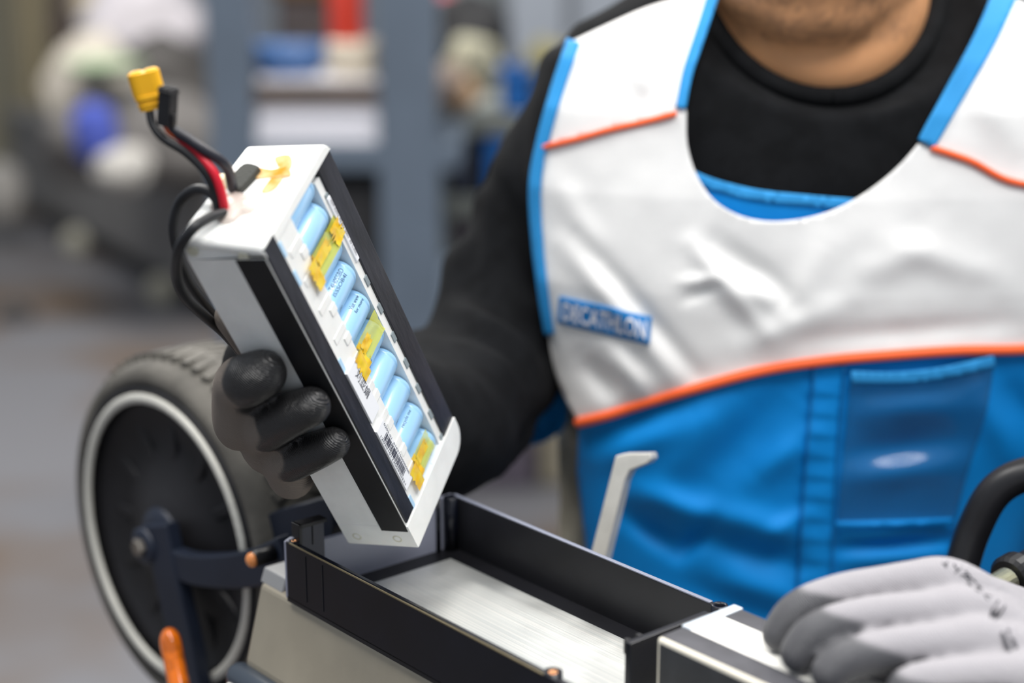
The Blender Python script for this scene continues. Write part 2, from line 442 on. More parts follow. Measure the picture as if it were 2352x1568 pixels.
def cell_text(c, s, w0, w1, a0, a1, rot=0):
    zc = CL[c]
    face_print('cell_print', s, w0, w1, zc + a0, zc + a1, M_inkb, cells[c], cell_fn(c), rot).matrix_parent_inverse = cells[c].matrix_basis.inverted()
cell_text(3, 'T4H0SSBD', .46, .66, -.036, -.028)
cell_text(3, 'ISSSOB4I', .44, .64, -.026, -.018)
cell_text(4, 'Visit www', .56, .69, -.036, -.029); cell_text(4, 'for more', .56, .69, -.026, -.019)
cell_text(3, 'for the', .40, .46, .012, .036, 90); cell_text(7, 'for the', .40, .46, .014, .036, 90)
cell_text(8, 'recycle me', .50, .66, -.036, -.029)
cell_text(5, 'RHE', .42, .48, -.006, .014, 90); cell_text(5, '▲4', .38, .46, .016, .034, 90)
# end-cap furniture: foam pad, amber resin, glue, pins
def capz(x, y): return .0065 * (y / PT) * (1 - x / PW) - .001 * (1 - y / PT)
ZC = .0012
def at_cap(px, py, h=0.):
    """local point on the end cap top seen at a pixel"""
    d = depth_plane(px, py, PB + pu_ * (.002), pu_); return PM.inverted() @ (U(px, py, d) + pu_ * h)
def cap_patch(name, pts, m, h, thick):
    poly = [at_cap(*p) for p in pts]; P2 = [(v.x, v.y) for v in catmull([(q.x, q.y, 0) for q in poly], 4, True)]
    bm = bmesh.new(); bm_prism(bm, P2, 2, 0, h)
    for v in bm.verts: v.co.z += capz(v.co.x, v.co.y) + (-.0006 if v.co.z < h * .5 else .0008)
    me = from_bm(bm); o = prt(name, me, m, None, False)
    b_ = o.modifiers.new('b', 'BEVEL'); b_.width = h * .45; b_.segments = 3; b_.limit_method = 'ANGLE'
    return o
cap_patch('amber_resin', [(548, 398), (570, 382), (622, 388), (655, 378), (662, 398), (610, 408), (575, 412), (545, 412)], M_amber, .0009, 0)
cap_patch('amber_resin', [(630, 360), (662, 352), (668, 372), (655, 392), (628, 430), (600, 440), (625, 402), (640, 385)], M_amber, .0006, 0)
cap_patch('foam_pad', [(535, 432), (566, 390), (598, 392), (595, 402), (560, 446), (548, 447)], M_foam, .0035, 0)
M_pin = mat('pale_pin', 'f3e6c2', .4)
g = at_cap(518, 430)
prt('pin', box_me((g.x - .003, g.y - .002, g.z - .001), (g.x + .003, g.y + .002, g.z + .006), .0006), M_pin)
bm = bmesh.new()
for (px, py, r) in ((515, 470, .0055), (535, 465, .0050), (545, 485, .0045), (510, 495, .0050), (525, 500, .0050), (555, 462, .0035), (495, 500, .004), (565, 480, .0035)):
    q = at_cap(px, py); bm_ball(bm, q, (r * 1.3, r * 1.3, r * .75), 2)
prt('glue_blob', crumple(fuse(bm, .0008, 6), .0008, 300), M_glue, None, True)
# screw dimples
def dimple(x, y, z, ax):
    bm = bmesh.new(); bm_lathe(bm, [(.0001, 0.0), (.0016, 0.0), (.0022, .0003), (.0026, .0002), (.0026, -.001), (.0001, -.001)], 20, Matrix.Translation((x, y, z)) @ Matrix.Rotation(R(-90), 4, 'Y'))
    return prt('screw_recess', from_bm(bm), M_recess, None, True)
M_recess = mat('ivory_recess', 'd8d6c2', .5)
for (y, z) in ((.012, -.006), (.037, -.002), (.010, -.203), (.034, -.203)): dimple(0.0001, y, z, 0)
# wires
def wire(name, pts, r, m, parent=None, n=10):
    me = tube_me([U(*p) for p in pts], r, 12, n, True); o = link(name, me, m, pack, True); return o
wire('black_wire', [(343, 250, .705), (350, 285, .705), (375, 318, .705), (425, 350, .708), (470, 395, .712), (492, 440, .716), (500, 485, .720)], .0019, M_wire)
wire('red_wire', [(385, 290, .708), (420, 322, .710), (455, 355, .712), (490, 395, .712), (508, 440, .715), (516, 480, .719)], .0021, M_red)
wire('shrink_sleeve', [(392, 296, .706), (430, 318, .708), (470, 345, .710), (505, 368, .714), (525, 392, .720), (534, 432, .728)], .0024, M_sheath)
wire('orange_wire', [(384, 288, .7055), (388, 300, .7055), (400, 310, .707)], .0016, mat('orange_wire', 'e0602a', .45), None, 4)
wire('black_wire', [(505, 470, .720), (480, 440, .722), (445, 437, .726), (412, 465, .732), (398, 520, .738), (408, 580, .745), (430, 640, .758), (470, 700, .775), (520, 760, .800), (570, 830, .835)], .0024, M_wire)
wire('black_wire', [(512, 490, .716), (480, 500, .709), (440, 528, .703), (410, 575, .712), (406, 630, .73), (425, 680, .742), (470, 725, .76), (520, 770, .79), (566, 825, .825)], .0025, M_wire)
# connectors, in a frame looking at the camera
camR = Matrix.Rotation(R(90 - PITCH), 4, 'X')
def frame(px, py, d, roll, tiltx=0., yaw=0.):
    return Matrix.Translation(U(px, py, d)) @ camR @ Matrix.Rotation(R(roll), 4, 'Z') @ Matrix.Rotation(R(tiltx), 4, 'X') @ Matrix.Rotation(R(yaw), 4, 'Y')
# local: x right, y up in the picture, z to the camera
FM = frame(340, 206, .704, 12, 20, 8)
bm = bmesh.new()
def stadium(hw, hd, ch, n=6):
    pts = []
    for (cx_, a0) in ((hw - hd, -90), (-(hw - hd), 90)):
        for k in range(n + 1):
            a = R(a0 + 180 * k / n); pts.append((cx_ + hd * math.cos(a), hd * math.sin(a)))
    return pts
bm_prism(bm, stadium(.0070, .0040, 0), 1, -.0020, .0082, FM)
bm_prism(bm, stadium(.0068, .0046, 0), 1, -.0040, -.0016, FM)
bm_prism(bm, stadium(.0060, .0040, 0), 1, -.0085, -.0036, FM)
bm_prism(bm, stadium(.0064, .0044, 0), 1, -.0066, -.0054, FM)
conn = link('yellow_plug', from_bm(bm), M_yel, pack)
bvm = conn.modifiers.new('b', 'BEVEL'); bvm.width = .0004; bvm.segments = 2; bvm.limit_method = 'ANGLE'
M_brass = mat('brass', 'd9b355', .3, 1.)
for sx in (-.0033, .0033):
    me = lathe_me([(.0012, .0076), (.0012, .0086), (.0026, .0088), (.0027, .0082), (.0027, .0076)], 20, FM @ Matrix.Translation((sx, 0, 0)) @ Matrix.Rotation(R(-90), 4, 'X'), True)
    link('socket_ring', me, M_yel, conn, True)
    link('socket', lathe_me([(.0001, .0076), (.0014, .0076), (.0014, .0084), (.0001, .0084)], 16, FM @ Matrix.Translation((sx, 0, 0)) @ Matrix.Rotation(R(-90), 4, 'X')), M_brass, conn, True)
FM2 = frame(385, 243, .700, -8, 22, -25)
bm = bmesh.new(); bm_box(bm, (-.0033, -.0088, -.003), (.0033, .0085, .003), .0003, 1, FM2); bm_box(bm, (.0030, -.0085, -.0012), (.0042, -.0030, .0012), .0002, 1, FM2)
bm_box(bm, (-.0036, .0060, -.0033), (.0036, .0072, .0033), .0002, 1, FM2)
bc = link('black_plug', from_bm(bm), M_blk, pack)
for sx in (-.0014, .0014):
    for sz in (-.0013, .0013):
        link('pin_hole', box_me((sx - .0008, .0082, sz - .0008), (sx + .0008, .0087, sz + .0008), 0, 1, FM2), mat('pin_hole', '050506', .9), bc)

# ------------------------------------------------------------------ tray in which the packs go
TS = .112 / .1235
TO = Vector((-.13184 * TS, .87752 * TS, HC - .34664 * TS)); TA = -.86427
TM = Matrix.Translation(TO) @ Matrix.Rotation(TA, 4, 'Z')
tray = tag(empty('battery_tray', M=TM), 'long black plastic battery tray with brushed aluminium floor, under the held pack', 'tray')
TW, TH = .112, .0325
M_tray = mat('tray_black', '0b0e18', .26, var=.2, scale=25, spec=.5)
M_trayin = mat('tray_satin', '16161a', .42, var=.2, scale=25)
def tp(name, me, m, parent=None, smooth=False, bev=0.):
    o = link(name, me, m, parent or tray, smooth, local=True)
    if bev:
        b_ = o.modifiers.new('b', 'BEVEL'); b_.width = bev; b_.segments = 2; b_.limit_method = 'ANGLE'
    return o
# local x = along, y = across (away), z up, z=0 at the rim
bm = bmesh.new()
bm_box(bm, (0, 0, -TH), (.52, .0012, 0))                # outer skin
bm_box(bm, (.001, .0030, -TH), (.52, .0055, -.0012))      # inner skin (groove between)
bm_box(bm, (0, .001, -TH), (.52, .0035, -.003))
fw_ = tp('front_wall', from_bm(bm), M_tray, bev=.0005)
for x in (.0185, .034):
    tp('wall_seam', box_me((x, -.00035, -TH + .004), (x + .0007, .001, -.003)), M_trayin, fw_)
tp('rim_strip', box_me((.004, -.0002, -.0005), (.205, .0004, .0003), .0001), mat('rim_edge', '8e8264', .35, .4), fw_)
bw = tp('back_wall', box_me((0, TW - .0015, -TH), (.202, TW + .0015, 0)), M_trayin, bev=.0006)
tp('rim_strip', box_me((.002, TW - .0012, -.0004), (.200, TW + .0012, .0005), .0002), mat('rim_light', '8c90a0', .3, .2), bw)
lw = tp('end_wall', prism_me([(.0, -TH), (TW, -TH), (TW, 0), (.058, -.001), (.040, -.0045), (.022, -.0045), (.020, .001), (.0035, .001), (.0, -.0005)], 0, -.0015, .0015), mat('end_wall_reflection', '9093a3', .3, var=.1, scale=20), bev=.0004)  # grey colour stands in for the reflection on the black end wall
tp('corner_post', lathe_me([(.0001, -TH), (.0042, -TH), (.0042, .0001), (.0030, .0006), (.0001, .0006)], 20, Matrix.Translation((.004, TW - .004, 0))), M_tray, None, True)
tp('corner_post', lathe_me([(.0001, -TH), (.0016, -TH), (.0016, 0), (.0001, 0)], 12, Matrix.Translation((.002, TW - .0115, 0))), M_tray, None, True)
tp('tray_bottom', box_me((0, 0, -TH - .0015), (.52, TW, -TH + .0012)), M_trayin)
# latch bracket at the end
br = tp('latch_bracket', box_me((.0008, .0060, -.024), (.0050, .0215, .0085)), mat('bracket_grey', '3d3f49', .5), bev=.0005)
bm = bmesh.new(); bm_box(bm, (-.001, .0050, .0070), (.0062, .0225, .0092)); bm_box(bm, (-.001, .0048, -.012), (.0062, .0068, .0092)); bm_box(bm, (.0045, .0135, -.004), (.0056, .0142, .007))
tp('latch_frame', from_bm(bm), M_blk, br, bev=.0003)
M_screw = mat('bright_screw', 'c9b27a', .25, 1.)
M_copper = mat('copper', 'e8a878', .25, 1.)
for (x, y, z, s) in ((.0068, .0150, -.0115, .0016), (.0068, .0172, -.0142, .0013)):
    tp('clip', box_me((x - .002, y - s, z - s * .8), (x + .001, y + s, z + s * .8), .0005), M_screw, br)
def boss(x, y, r=.0040, ins=True):
    b = tp('screw_boss', lathe_me([(r * .45, -TH), (r * .45, -.002), (r * .62, -.0003), (r * .70, .0006), (r, .0006), (r, -TH)], 24, Matrix.Translation((x, y, 0)), True), M_tray, None, True)
    if ins: tp('insert', lathe_me([(r * .28, -.006), (r * .28, .0001), (r * .52, .0004), (r * .55, -.006)], 20, Matrix.Translation((x, y, 0)), True), M_copper, b, True)
boss(.0035, .0035, .0032); boss(.2065, .0045, .0042); boss(.2055, TW, .0040, False)
# plate
def mk_alu():
    m = bpy.data.materials.new('brushed_aluminium'); m.use_nodes = True; nt = m.node_tree; N = nt.nodes; L = nt.links; b = N['Principled BSDF']
    tc = N.new('ShaderNodeTexCoord'); mp = N.new('ShaderNodeMapping'); mp.inputs['Scale'].default_value = (3, 900, 1); L.new(tc.outputs['Object'], mp.inputs[0])
    nz = N.new('ShaderNodeTexNoise'); nz.inputs['Scale'].default_value = 1; nz.inputs['Detail'].default_value = 3; L.new(mp.outputs[0], nz.inputs[0])
    n2 = N.new('ShaderNodeTexNoise'); n2.inputs['Scale'].default_value = 35; L.new(tc.outputs['Object'], n2.inputs[0])
    rp = N.new('ShaderNodeValToRGB'); L.new(nz.outputs[0], rp.inputs[0]); rp.color_ramp.elements[0].position = .3; rp.color_ramp.elements[1].position = .7
    rp.color_ramp.elements[0].color = srgb('dcdfdc') + (1,); rp.color_ramp.elements[1].color = srgb('f4f3ee') + (1,)
    L.new(rp.outputs[0], b.inputs['Base Color']); b.inputs['Metallic'].default_value = .8
    mr = N.new('ShaderNodeMapRange'); mr.inputs[1].default_value = .3; mr.inputs[2].default_value = .7; mr.inputs[3].default_value = .36; mr.inputs[4].default_value = .5
    L.new(n2.outputs[0], mr.inputs[0]); L.new(mr.outputs[0], b.inputs['Roughness'])
    bp = N.new('ShaderNodeBump'); bp.inputs['Strength'].default_value = .15; bp.inputs['Distance'].default_value = .0005; L.new(nz.outputs[0], bp.inputs['Height']); L.new(bp.outputs[0], b.inputs['Normal'])
    return m
tp('floor_plate', box_me((.0182, .010, -TH + .001), (.50, .0965, -TH + .003)), mk_alu(), bev=.0004)
dv = tp('divider', box_me((.209, .0455, -TH), (.2125, .0975, .0030)), M_tray, bev=.0004)
bm = bmesh.new()
for y in (.0465, .054): bm_box(bm, (.2070, y, -.0040), (.2095, y + .0025, .0034), .0004)
tp('tab', from_bm(bm), M_trayin, dv)

# ------------------------------------------------------------------ second pack, lying in the tray
P2M = TM @ Matrix.Translation((.2265, .0475, -.0325))
pack2 = tag(empty('battery_pack', M=P2M), 'black-taped battery pack with broad white band, lying in the tray under grey glove', 'battery')
W2, H2, L2 = .050, .0432, .20
def p2(name, me, m, parent=None, bev=0.):
    o = link(name, me, m, parent or pack2, False, local=True)
    if bev:
        b_ = o.modifiers.new('b', 'BEVEL'); b_.width = bev; b_.segments = 3; b_.limit_method = 'ANGLE'
    return o
p2('housing', box_me((0, 0, .001), (L2, W2, H2)), mat('ivory_plastic', 'e3ddcd', .4), bev=.0018)
M_grtape = mat('grey_black_tape', '4a4a4f', .5, var=.15, scale=60)
M_dktape = mat('side_tape', '2d2f33', .5, var=.2, scale=60)
p2('black_tape', box_me((.0008, .0022, H2 - .002), (L2, .0165, H2 + .0003), .0002), M_grtape)
p2('black_tape', box_me((.0015, .0385, H2 - .002), (L2, W2 + .0004, H2 + .0003), .0002), M_grtape)
p2('black_tape', box_me((.0022, -.0003, .001), (L2, .002, H2 - .0022), .0002), M_dktape)
p2('white_band', box_me((.004, .0165, H2 - .002), (L2, .0385, H2 + .0002), .0002), mat('band_white', 'fbf9f2', .45))
p2('clear_tape', box_me((-.0006, .0165, H2 - .004), (.0050, W2 + .0015, H2 + .0009), .0006), mat('milky_tape', 'dfe9f2', .15, alpha=.9, coat=.4))
p2('side_label', box_me((.030, -.0006, .010), (.06, .001, .029), .0003), M_label)

# ------------------------------------------------------------------ scooter: deck, swing arm, wheel
scoot = tag(empty('kick_scooter', M=Matrix.Translation((TO.x, TO.y, 0))), 'scooter with silver deck, black fork and disc wheel, carrying the battery tray', 'scooter')
M_deck = mat('champagne_metal', 'a89f8d', .42, .35, var=.08, scale=12, bump=.05, bscale=400)
zt = -TH - .0016
def dk(name, pts, x0, x1, m, parent=None, bev=.002):
    """prism along the tray direction from a (y,z) outline in the tray frame"""
    me = prism_me(pts, 0, x0, x1, TM); o = link(name, me, m, parent or scoot)
    b_ = o.modifiers.new('b', 'BEVEL'); b_.width = bev; b_.segments = 3; b_.limit_method = 'ANGLE'
    return o
deck = dk('deck', [(.003, zt), (.125, zt), (.132, zt - .05), (.125, zt - .085), (-.012, zt - .085), (-.0085, zt - .042)], -.032, .52, M_deck, None, .003)
dk('deck_lip', [(.004, zt - .001), (.04, zt - .001), (.04, zt + .007), (.007, zt + .007)], -.034, -.012, mat('pale_lip', '9a9a9a', .5), deck, .001)
M_navy = mat('navy_black_metal', '1a2130', .45, var=.1, scale=20)
M_wheelblk = mat('disc_black', '18171a', .55, var=.2, scale=30)
tube_ = lambda pts, r, m, name, parent, seg=14, n=6, flat=None: link(name, tube_me([TM @ Vector(p) for p in pts], r, seg, n, True, False, flat), m, parent, True)
tube_([(-.032, -.012, zt - .052), (.2, -.012, zt - .052), (.5, -.012, zt - .052)], .008, mat('dark_bumper', '3a424c', .3), 'bumper', deck, 14, 2)
tube_([(-.030, -.0185, zt - .056), (.2, -.0185, zt - .056)], .004, mat('highlight_pale', 'e2dfd8', .3), 'bumper_highlight', deck, 10, 2)  # thin pale tube standing in for the highlight along the bumper
# wheel frame: z axis of the lathe = outward from the visible face
nb = (TM.to_3x3() @ Vector((0, -1, 0))).normalized(); ta = (TM.to_3x3() @ Vector((1, 0, 0))).normalized()
WC = U(382, 1238, 1.027)                       # hub, on the visible face
nb = Matrix.Rotation(R(3.6), 3, 'Z') @ nb; ta = Matrix.Rotation(R(3.6), 3, 'Z') @ ta   # front wheel steered a touch
WR = Matrix((ta, nb.cross(ta), nb)).transposed().to_4x4(); WM = Matrix.Translation(WC) @ WR
wheel = empty('wheel'); wheel.parent = scoot; wheel.matrix_parent_inverse = world_of(scoot).inverted(); wheel.matrix_basis = WM
RT, RR = .1180, .0962
M_tyre = mat('tyre_rubber', '5a5751', .75, var=.18, scale=30, bump=.3, bscale=250)
def wl(name, me, m, smooth=True): return link(name, me, m, wheel, smooth, local=True)
prof = [(RR + .002, .0005), (RR + .008, .003), (RR + .014, .001), (RT - .004, -.008), (RT, -.020), (RT + .0005, -.032), (RT, -.044), (RT - .005, -.056), (RR + .012, -.064), (RR + .002, -.064)]
wl('tyre', lathe_me(prof, 96, None, True), M_tyre)
bm = bmesh.new()                               # raised tread bars
for k in range(64):
    a = 2 * math.pi * k / 64
    for (h0, h1, tw) in ((-.010, -.029, .35), (-.035, -.054, -.35)):
        Mk = Matrix.Rotation(a + (0 if tw > 0 else .05), 4, 'Z') @ Matrix.Translation((RT - .001, 0, (h0 + h1) / 2)) @ Matrix.Rotation(tw, 4, 'X')
        bm_box(bm, (-.003, -.0028, -.0095), (.0020, .0028, .0095), 0, 1, Mk)
o = wl('tread_bar', from_bm(bm), M_tyre, False); o['kind'] = 'stuff'
wl('rim_edge', lathe_me([(RR + .0035, .0035), (RR + .0035, -.006), (RR - .001, -.006), (RR - .001, .0025)], 96, None, True), M_wheelblk)
bm = bmesh.new()                               # roped reflective ring
for k in range(180):
    a = 2 * math.pi * k / 180
    bm_ball(bm, ((RR - .004) * math.cos(a), (RR - .004) * math.sin(a), .0025), (.0045, .0032, .0030), 1, Matrix.Rotation(a, 3, 'Z'))
o = wl('reflective_ring', fuse(bm, .0012, 2), mat('reflective_white', 'cfcdc4', .35, .1)); 
wl('disc', lathe_me([(.0001, .004), (.02, .004), (.03, -.002), (.06, -.010), (.085, -.006), (RR - .004, .000), (RR - .004, -.02), (.0001, -.02)], 96), M_wheelblk)
bm = bmesh.new()
for k in range(12):
    a = 2 * math.pi * k / 12; Mk = Matrix.Rotation(a, 4, 'Z'); bm_box(bm, (.028, -.004, -.012), (.088, .004, -.0075), .0015, 2, Mk)
o = wl('disc_rib', from_bm(bm), M_wheelblk, False)
hub = wl('hub', lathe_me([(.0001, .008), (.008, .008), (.012, .007), (.020, .006), (.022, .003), (.022, 0), (.0001, 0)], 32), M_navy)
wl('axle_nut', lathe_me([(.0001, .0225), (.005, .0225), (.006, .021), (.006, .014), (.0001, .014)], 6), mat('nut_metal', '9a938a', .35, .9), False)
# fork leg, link bar, reflectors
def bar(name, pts, hw, th, m, off):
    """flat bar in the wheel plane; pts are photo pixels carried onto the plane off metres in front of the wheel face"""
    P3 = [U(px, py, depth_plane(px, py, WC + nb * off, nb)) for px, py in pts]; Wi = WM.inverted()
    Q = [(Wi @ p) for p in P3]; c = [Vector((q.x, q.y)) for q in Q]; c = [Vector((v.x, v.y)) for v in catmull([(q.x, q.y, 0) for q in c], 5)]
    hw = hw if hasattr(hw, '__len__') else (hw, hw); Lp, Rp = [], []
    for i, p in enumerate(c):
        t = (c[min(i + 1, len(c) - 1)] - c[max(i - 1, 0)]).normalized(); nn = Vector((-t.y, t.x)); h = hw[0] + (hw[1] - hw[0]) * i / (len(c) - 1)
        Lp.append(tuple(p + nn * h)); Rp.append(tuple(p - nn * h))
    me = prism_me(Lp + Rp[::-1], 2, off - th, off, WM, .0015); return link(name, me, m, scoot)
fork = bar('fork_leg', [(352, 1205), (366, 1270), (394, 1400), (417, 1500), (452, 1700)], (.0145, .013), .010, M_navy, .016)
bar('link_bar', [(358, 1272), (420, 1306), (500, 1314), (580, 1306), (650, 1280)], (.0085, .012), .010, M_navy, .015)
link('fork_boss', lathe_me([(.0001, .0185), (.010, .0185), (.012, .0175), (.012, .006), (.0001, .006)], 28, WM), M_navy, fork, True)
def poly_plate(name, pts, off, th, m, parent, bev=.002):
    Wi = WM.inverted(); Q = [Wi @ U(px, py, depth_plane(px, py, WC + nb * off, nb)) for px, py in pts]
    lim = (WM.inverted() @ (TM @ Vector((-.0035, 0, 0)))).x
    pts2 = []
    for q in Q:
        p = (min(q.x, lim), q.y)
        if not pts2 or (Vector(p) - Vector(pts2[-1])).length > .0005: pts2.append(p)
    return link(name, prism_me(pts2, 2, off - th, off, WM, bev), m, parent)
poly_plate('mudguard', spl([(752, 1150), (700, 1156), (630, 1174), (572, 1212), (555, 1262), (575, 1310), (600, 1345), (597, 1440), (575, 1520), (560, 1640), (640, 1640), (660, 1400), (700, 1300), (760, 1230)], 4), -.006, .045, M_navy, scoot, .001)
M_amberp = mat('amber_reflector', 'e8730e', .18, var=.25, scale=120, coat=.5)
link('reflector', tube_me([U(392, 1475, .955), U(405, 1540, .95), U(425, 1640, .94)], .0090, 16, 4, True, False, (1, .7)), M_amberp, scoot, True)
rf = link('side_light', lathe_me([(.0001, .0042), (.003, .0040), (.0045, .0025), (.0048, 0), (.0048, -.014), (.0001, -.014)], 20, Matrix.Translation(U(590, 1282, .905)) @ (Matrix((ta, nb.cross(ta), nb)).transposed().to_4x4())), M_blk, scoot, True)
link('lens', lathe_me([(.0001, .0062), (.003, .0058), (.0042, .0044), (.0044, .003), (.0001, .003)], 20, Matrix.Translation(U(590, 1282, .905)) @ (Matrix((ta, nb.cross(ta), nb)).transposed().to_4x4())), mat('orange_lens', 'f79a52', .2, coat=.6), rf, True)
# repair stand carrying the deck
sc = TM @ Vector((.22, .055, 0))
stand = tag(empty('repair_stand', (sc.x, sc.y, 0)), 'black repair stand column under the scooter deck', 'stand')
zd = TO.z + zt - .085
link('column', tube_me([(0, 0, .02), (0, 0, zd + .002)], .03, 20), M_blk, stand, local=True)
link('base_plate', box_me((-.25, -.25, 0), (.25, .25, .022), .006), M_blk, stand, local=True)

# ------------------------------------------------------------------ silver hooked bar behind the tray
hb = [(1358, 1300), (1405, 1130), (1423, 1062)]
M_silver = mat('cast_silver', 'd0cec7', .38, .25, var=.06, scale=60, bump=.15, bscale=500)
d_h = .925
me_pts = [(1345, 1330), (1421, 1046), (1440, 1040), (1505, 1037), (1508, 1050), (1498, 1060), (1455, 1078), (1444, 1100), (1380, 1340)]
bm = bmesh.new(); HM = frame(1430, 1180, d_h, 0, 0, 0)
pp = [((p[0] - 1430) / F * d_h, -(p[1] - 1180) / F * d_h) for p in me_pts]
bm_prism(bm, pp, 2, -.006, .006, HM @ Matrix.Rotation(R(-24), 4, 'Y'))
o = link('hooked_bar', from_bm(bm), M_silver); tag(o, 'short silver metal bar with hooked tip standing up behind the tray', 'lever')
b_ = o.modifiers.new('b', 'BEVEL'); b_.width = .0008; b_.segments = 2; b_.limit_method = 'ANGLE'

# ------------------------------------------------------------------ the person
XC = .199                                        # centre line
person = tag(empty('person', (XC, 1.10, 0)), 'person in white and blue work apron and black sweater holding the battery pack', 'person')
TZ = [(.02, .050, .045, 1.085), (-.01, .075, .055, 1.085), (-.03, .098, .062, 1.08), (-.045, .125, .068, 1.078), (-.06, .152, .076, 1.075), (-.08, .174, .086, 1.073), (-.11, .188, .097, 1.073), (-.16, .195, .108, 1.077), (-.22, .190, .113, 1.080), (-.28, .174, .112, 1.082), (-.35, .160, .110, 1.085), (-.50, .154, .108, 1.10), (-.65, .160, .110, 1.13), (-.75, .165, .110, 1.15)]
tz = np.array(TZ)[::-1]
def ring_at(z):
    return [float(np.interp(z, tz[:, 0], tz[:, k])) for k in (1, 2, 3)]
PE = 2.5
def yfront(X, Z, off):
    a, b, yc = ring_at(Z); a += off * .8; b += off
    t = min(abs((X - XC) / a), .985)
    return yc - b * (1 - t ** PE) ** (1 / PE)
# creases: (x0,y0,x1,y1, amplitude m (+ = towards camera), width px)
CREASE = [(1590, 560, 1760, 760, .006, 26), (1650, 560, 1820, 700, -.006, 30), (1700, 640, 1790, 700, .007, 30), (1560, 650, 1650, 640, .003, 14), (1570, 690, 1640, 660, -.003, 12),
          (1290, 560, 1560, 880, .005, 26), (1330, 540, 1600, 860, -.004, 22), (1340, 820, 1420, 920, -.006, 28), (1400, 800, 1480, 900, .005, 24), (1820, 720, 1900, 560, .003, 40),
          (1960, 640, 2160, 560, .003, 40), (1700, 800, 1960, 690, .004, 36), (1420, 120, 1520, 230, .003, 30), (1560, 120, 1470, 260, -.003, 26), (2230, 180, 2330, 330, .003, 40), (1280, 420, 1380, 600, .003, 30),
          (2050, 560, 2300, 640, .003, 36), (1860, 780, 2330, 740, -.003, 26),
          (1380, 1060, 1600, 960, .007, 40), (1350, 1010, 1560, 910, -.007, 34), (1500, 1120, 1700, 900, .007, 50), (1640, 1100, 1800, 900, -.006, 46), (1440, 1180, 1560, 1260, -.009, 26), (1470, 1130, 1640, 1200, .010, 36),
          (1560, 1270, 1640, 1200, -.008, 22), (1600, 1230, 1830, 1290, -.008, 36), (1640, 1180, 1830, 1240, .007, 40), (1660, 1340, 1860, 1380, .006, 36), (1560, 1340, 1820, 1430, -.005, 36), (1740, 1100, 1860, 1000, .006, 36),
          (1960, 1040, 2200, 1010, -.006, 36), (1950, 1100, 2200, 1070, .005, 36), (1930, 1230, 2180, 1215, .006, 20), (1930, 1258, 2190, 1236, -.006, 16), (1940, 1290, 2190, 1270, .006, 22), (1980, 950, 2220, 930, .004, 30),
          (2260, 900, 2340, 1080, .006, 40), (2300, 880, 2400, 1000, -.006, 36), (1760, 1240, 1850, 1180, .005, 24)]
for i in range(22):                              # puckers along the seam band
    y = 870 + i * 24; CREASE.append((1850 - (y - 870) * .06, y, 1950 - (y - 870) * .06, y + (18 if i % 2 else -6), .0009 * (1 if i % 2 else -1), 8))
CA = np.array(CREASE, float)
def crease(px, py):
    dx = CA[:, 2] - CA[:, 0]; dy = CA[:, 3] - CA[:, 1]; L2_ = dx * dx + dy * dy
    t = ((px - CA[:, 0]) * dx + (py - CA[:, 1]) * dy) / L2_; tc_ = np.clip(t, 0, 1)
    d2 = (px - CA[:, 0] - tc_ * dx) ** 2 + (py - CA[:, 1] - tc_ * dy) ** 2
    taper = .35 + .65 * np.sin(np.pi * np.clip(tc_, 0, 1))
    v = float(np.sum(CA[:, 4] * taper * np.exp(-d2 / CA[:, 5] ** 2)))
    return v + .0004 * noise.noise(Vector((px / 60, py / 60, .3))) + .002 * noise.noise(Vector((px / 190, py / 190, 5.3)))
def body_pt(px, py, off=.010, folds=1.):
    d = 1.0
    for _ in range(14):
        p = U(px, py, d); y = yfront(p.x, p.z - HC, off); d = d + (y - p.y) * .7
    return U(px, py, d - folds * crease(px, py))
apron = empty('apron'); apron.parent = person; apron.matrix_parent_inverse = world_of(person).inverted(); apron.location = (XC, 1.0, HC - .2)
M_bib = mat('white_cloth', 'f4f3f1', .85, var=.02, scale=20, bump=.35, bscale=1100, sheen=.2)
M_blue = mat('blue_cloth', '0086d6', .62, var=.05, scale=14, bump=.3, bscale=1000, spec=.3)
M_bind = mat('blue_binding', '2b97db', .7, bump=.3, bscale=900)
M_orange = mat('orange_piping', 'ff6a35', .6, bump=.3, bscale=700)
def ap(name, poly, m, off, thick=.0012, step=15, smooth=True, parent=None, folds=1., lab=None):
    me = patch(poly, step, lambda x, y: body_pt(x, y, off, folds), thick); o = link(name, me, m, parent or apron, smooth)
    if lab: o['label'] = lab
    return o
left_edge = [(1248, 338), (1238, 440), (1240, 560), (1252, 680), (1264, 800), (1288, 895), (1330, 972)]
neck = [(1575, 246), (1578, 330), (1600, 402), (1640, 460), (1695, 494), (1760, 508), (1830, 505), (1900, 488), (1960, 460), (2020, 420), (2070, 376), (2110, 330)]
hem = [(2560, 780), (2450, 790), (2352, 802), (2200, 806), (2050, 816), (1900, 828), (1750, 852), (1600, 892), (1480, 926), (1330, 972)]
bibpoly = spl([(1248, 338), (1400, 298), (1548, 262)], 3, False)[:-1] + spl([(1556, 250)] + neck, 4, False) + spl([(2145, 340), (2260, 392), (2352, 428), (2500, 450)], 4, False) + [(2545, 600)] + spl(hem, 4, False)[:-1] + spl(left_edge[::-1], 4, False)[:-1]
bib = ap('white_bib', bibpoly, M_bib, .012, .0014, 11)
sh1 = ap('shoulder_panel', spl([(1318, 92), (1390, 58), (1480, 18), (1560, -6), (1642, -22)], 4, False) + spl([(1612, 80), (1580, 170), (1560, 246)], 4, False) + spl([(1548, 262), (1400, 298), (1250, 338)], 3, False) + spl([(1268, 240), (1318, 92)], 3, False)[:-1], M_bib, .0125, .0014, 13)
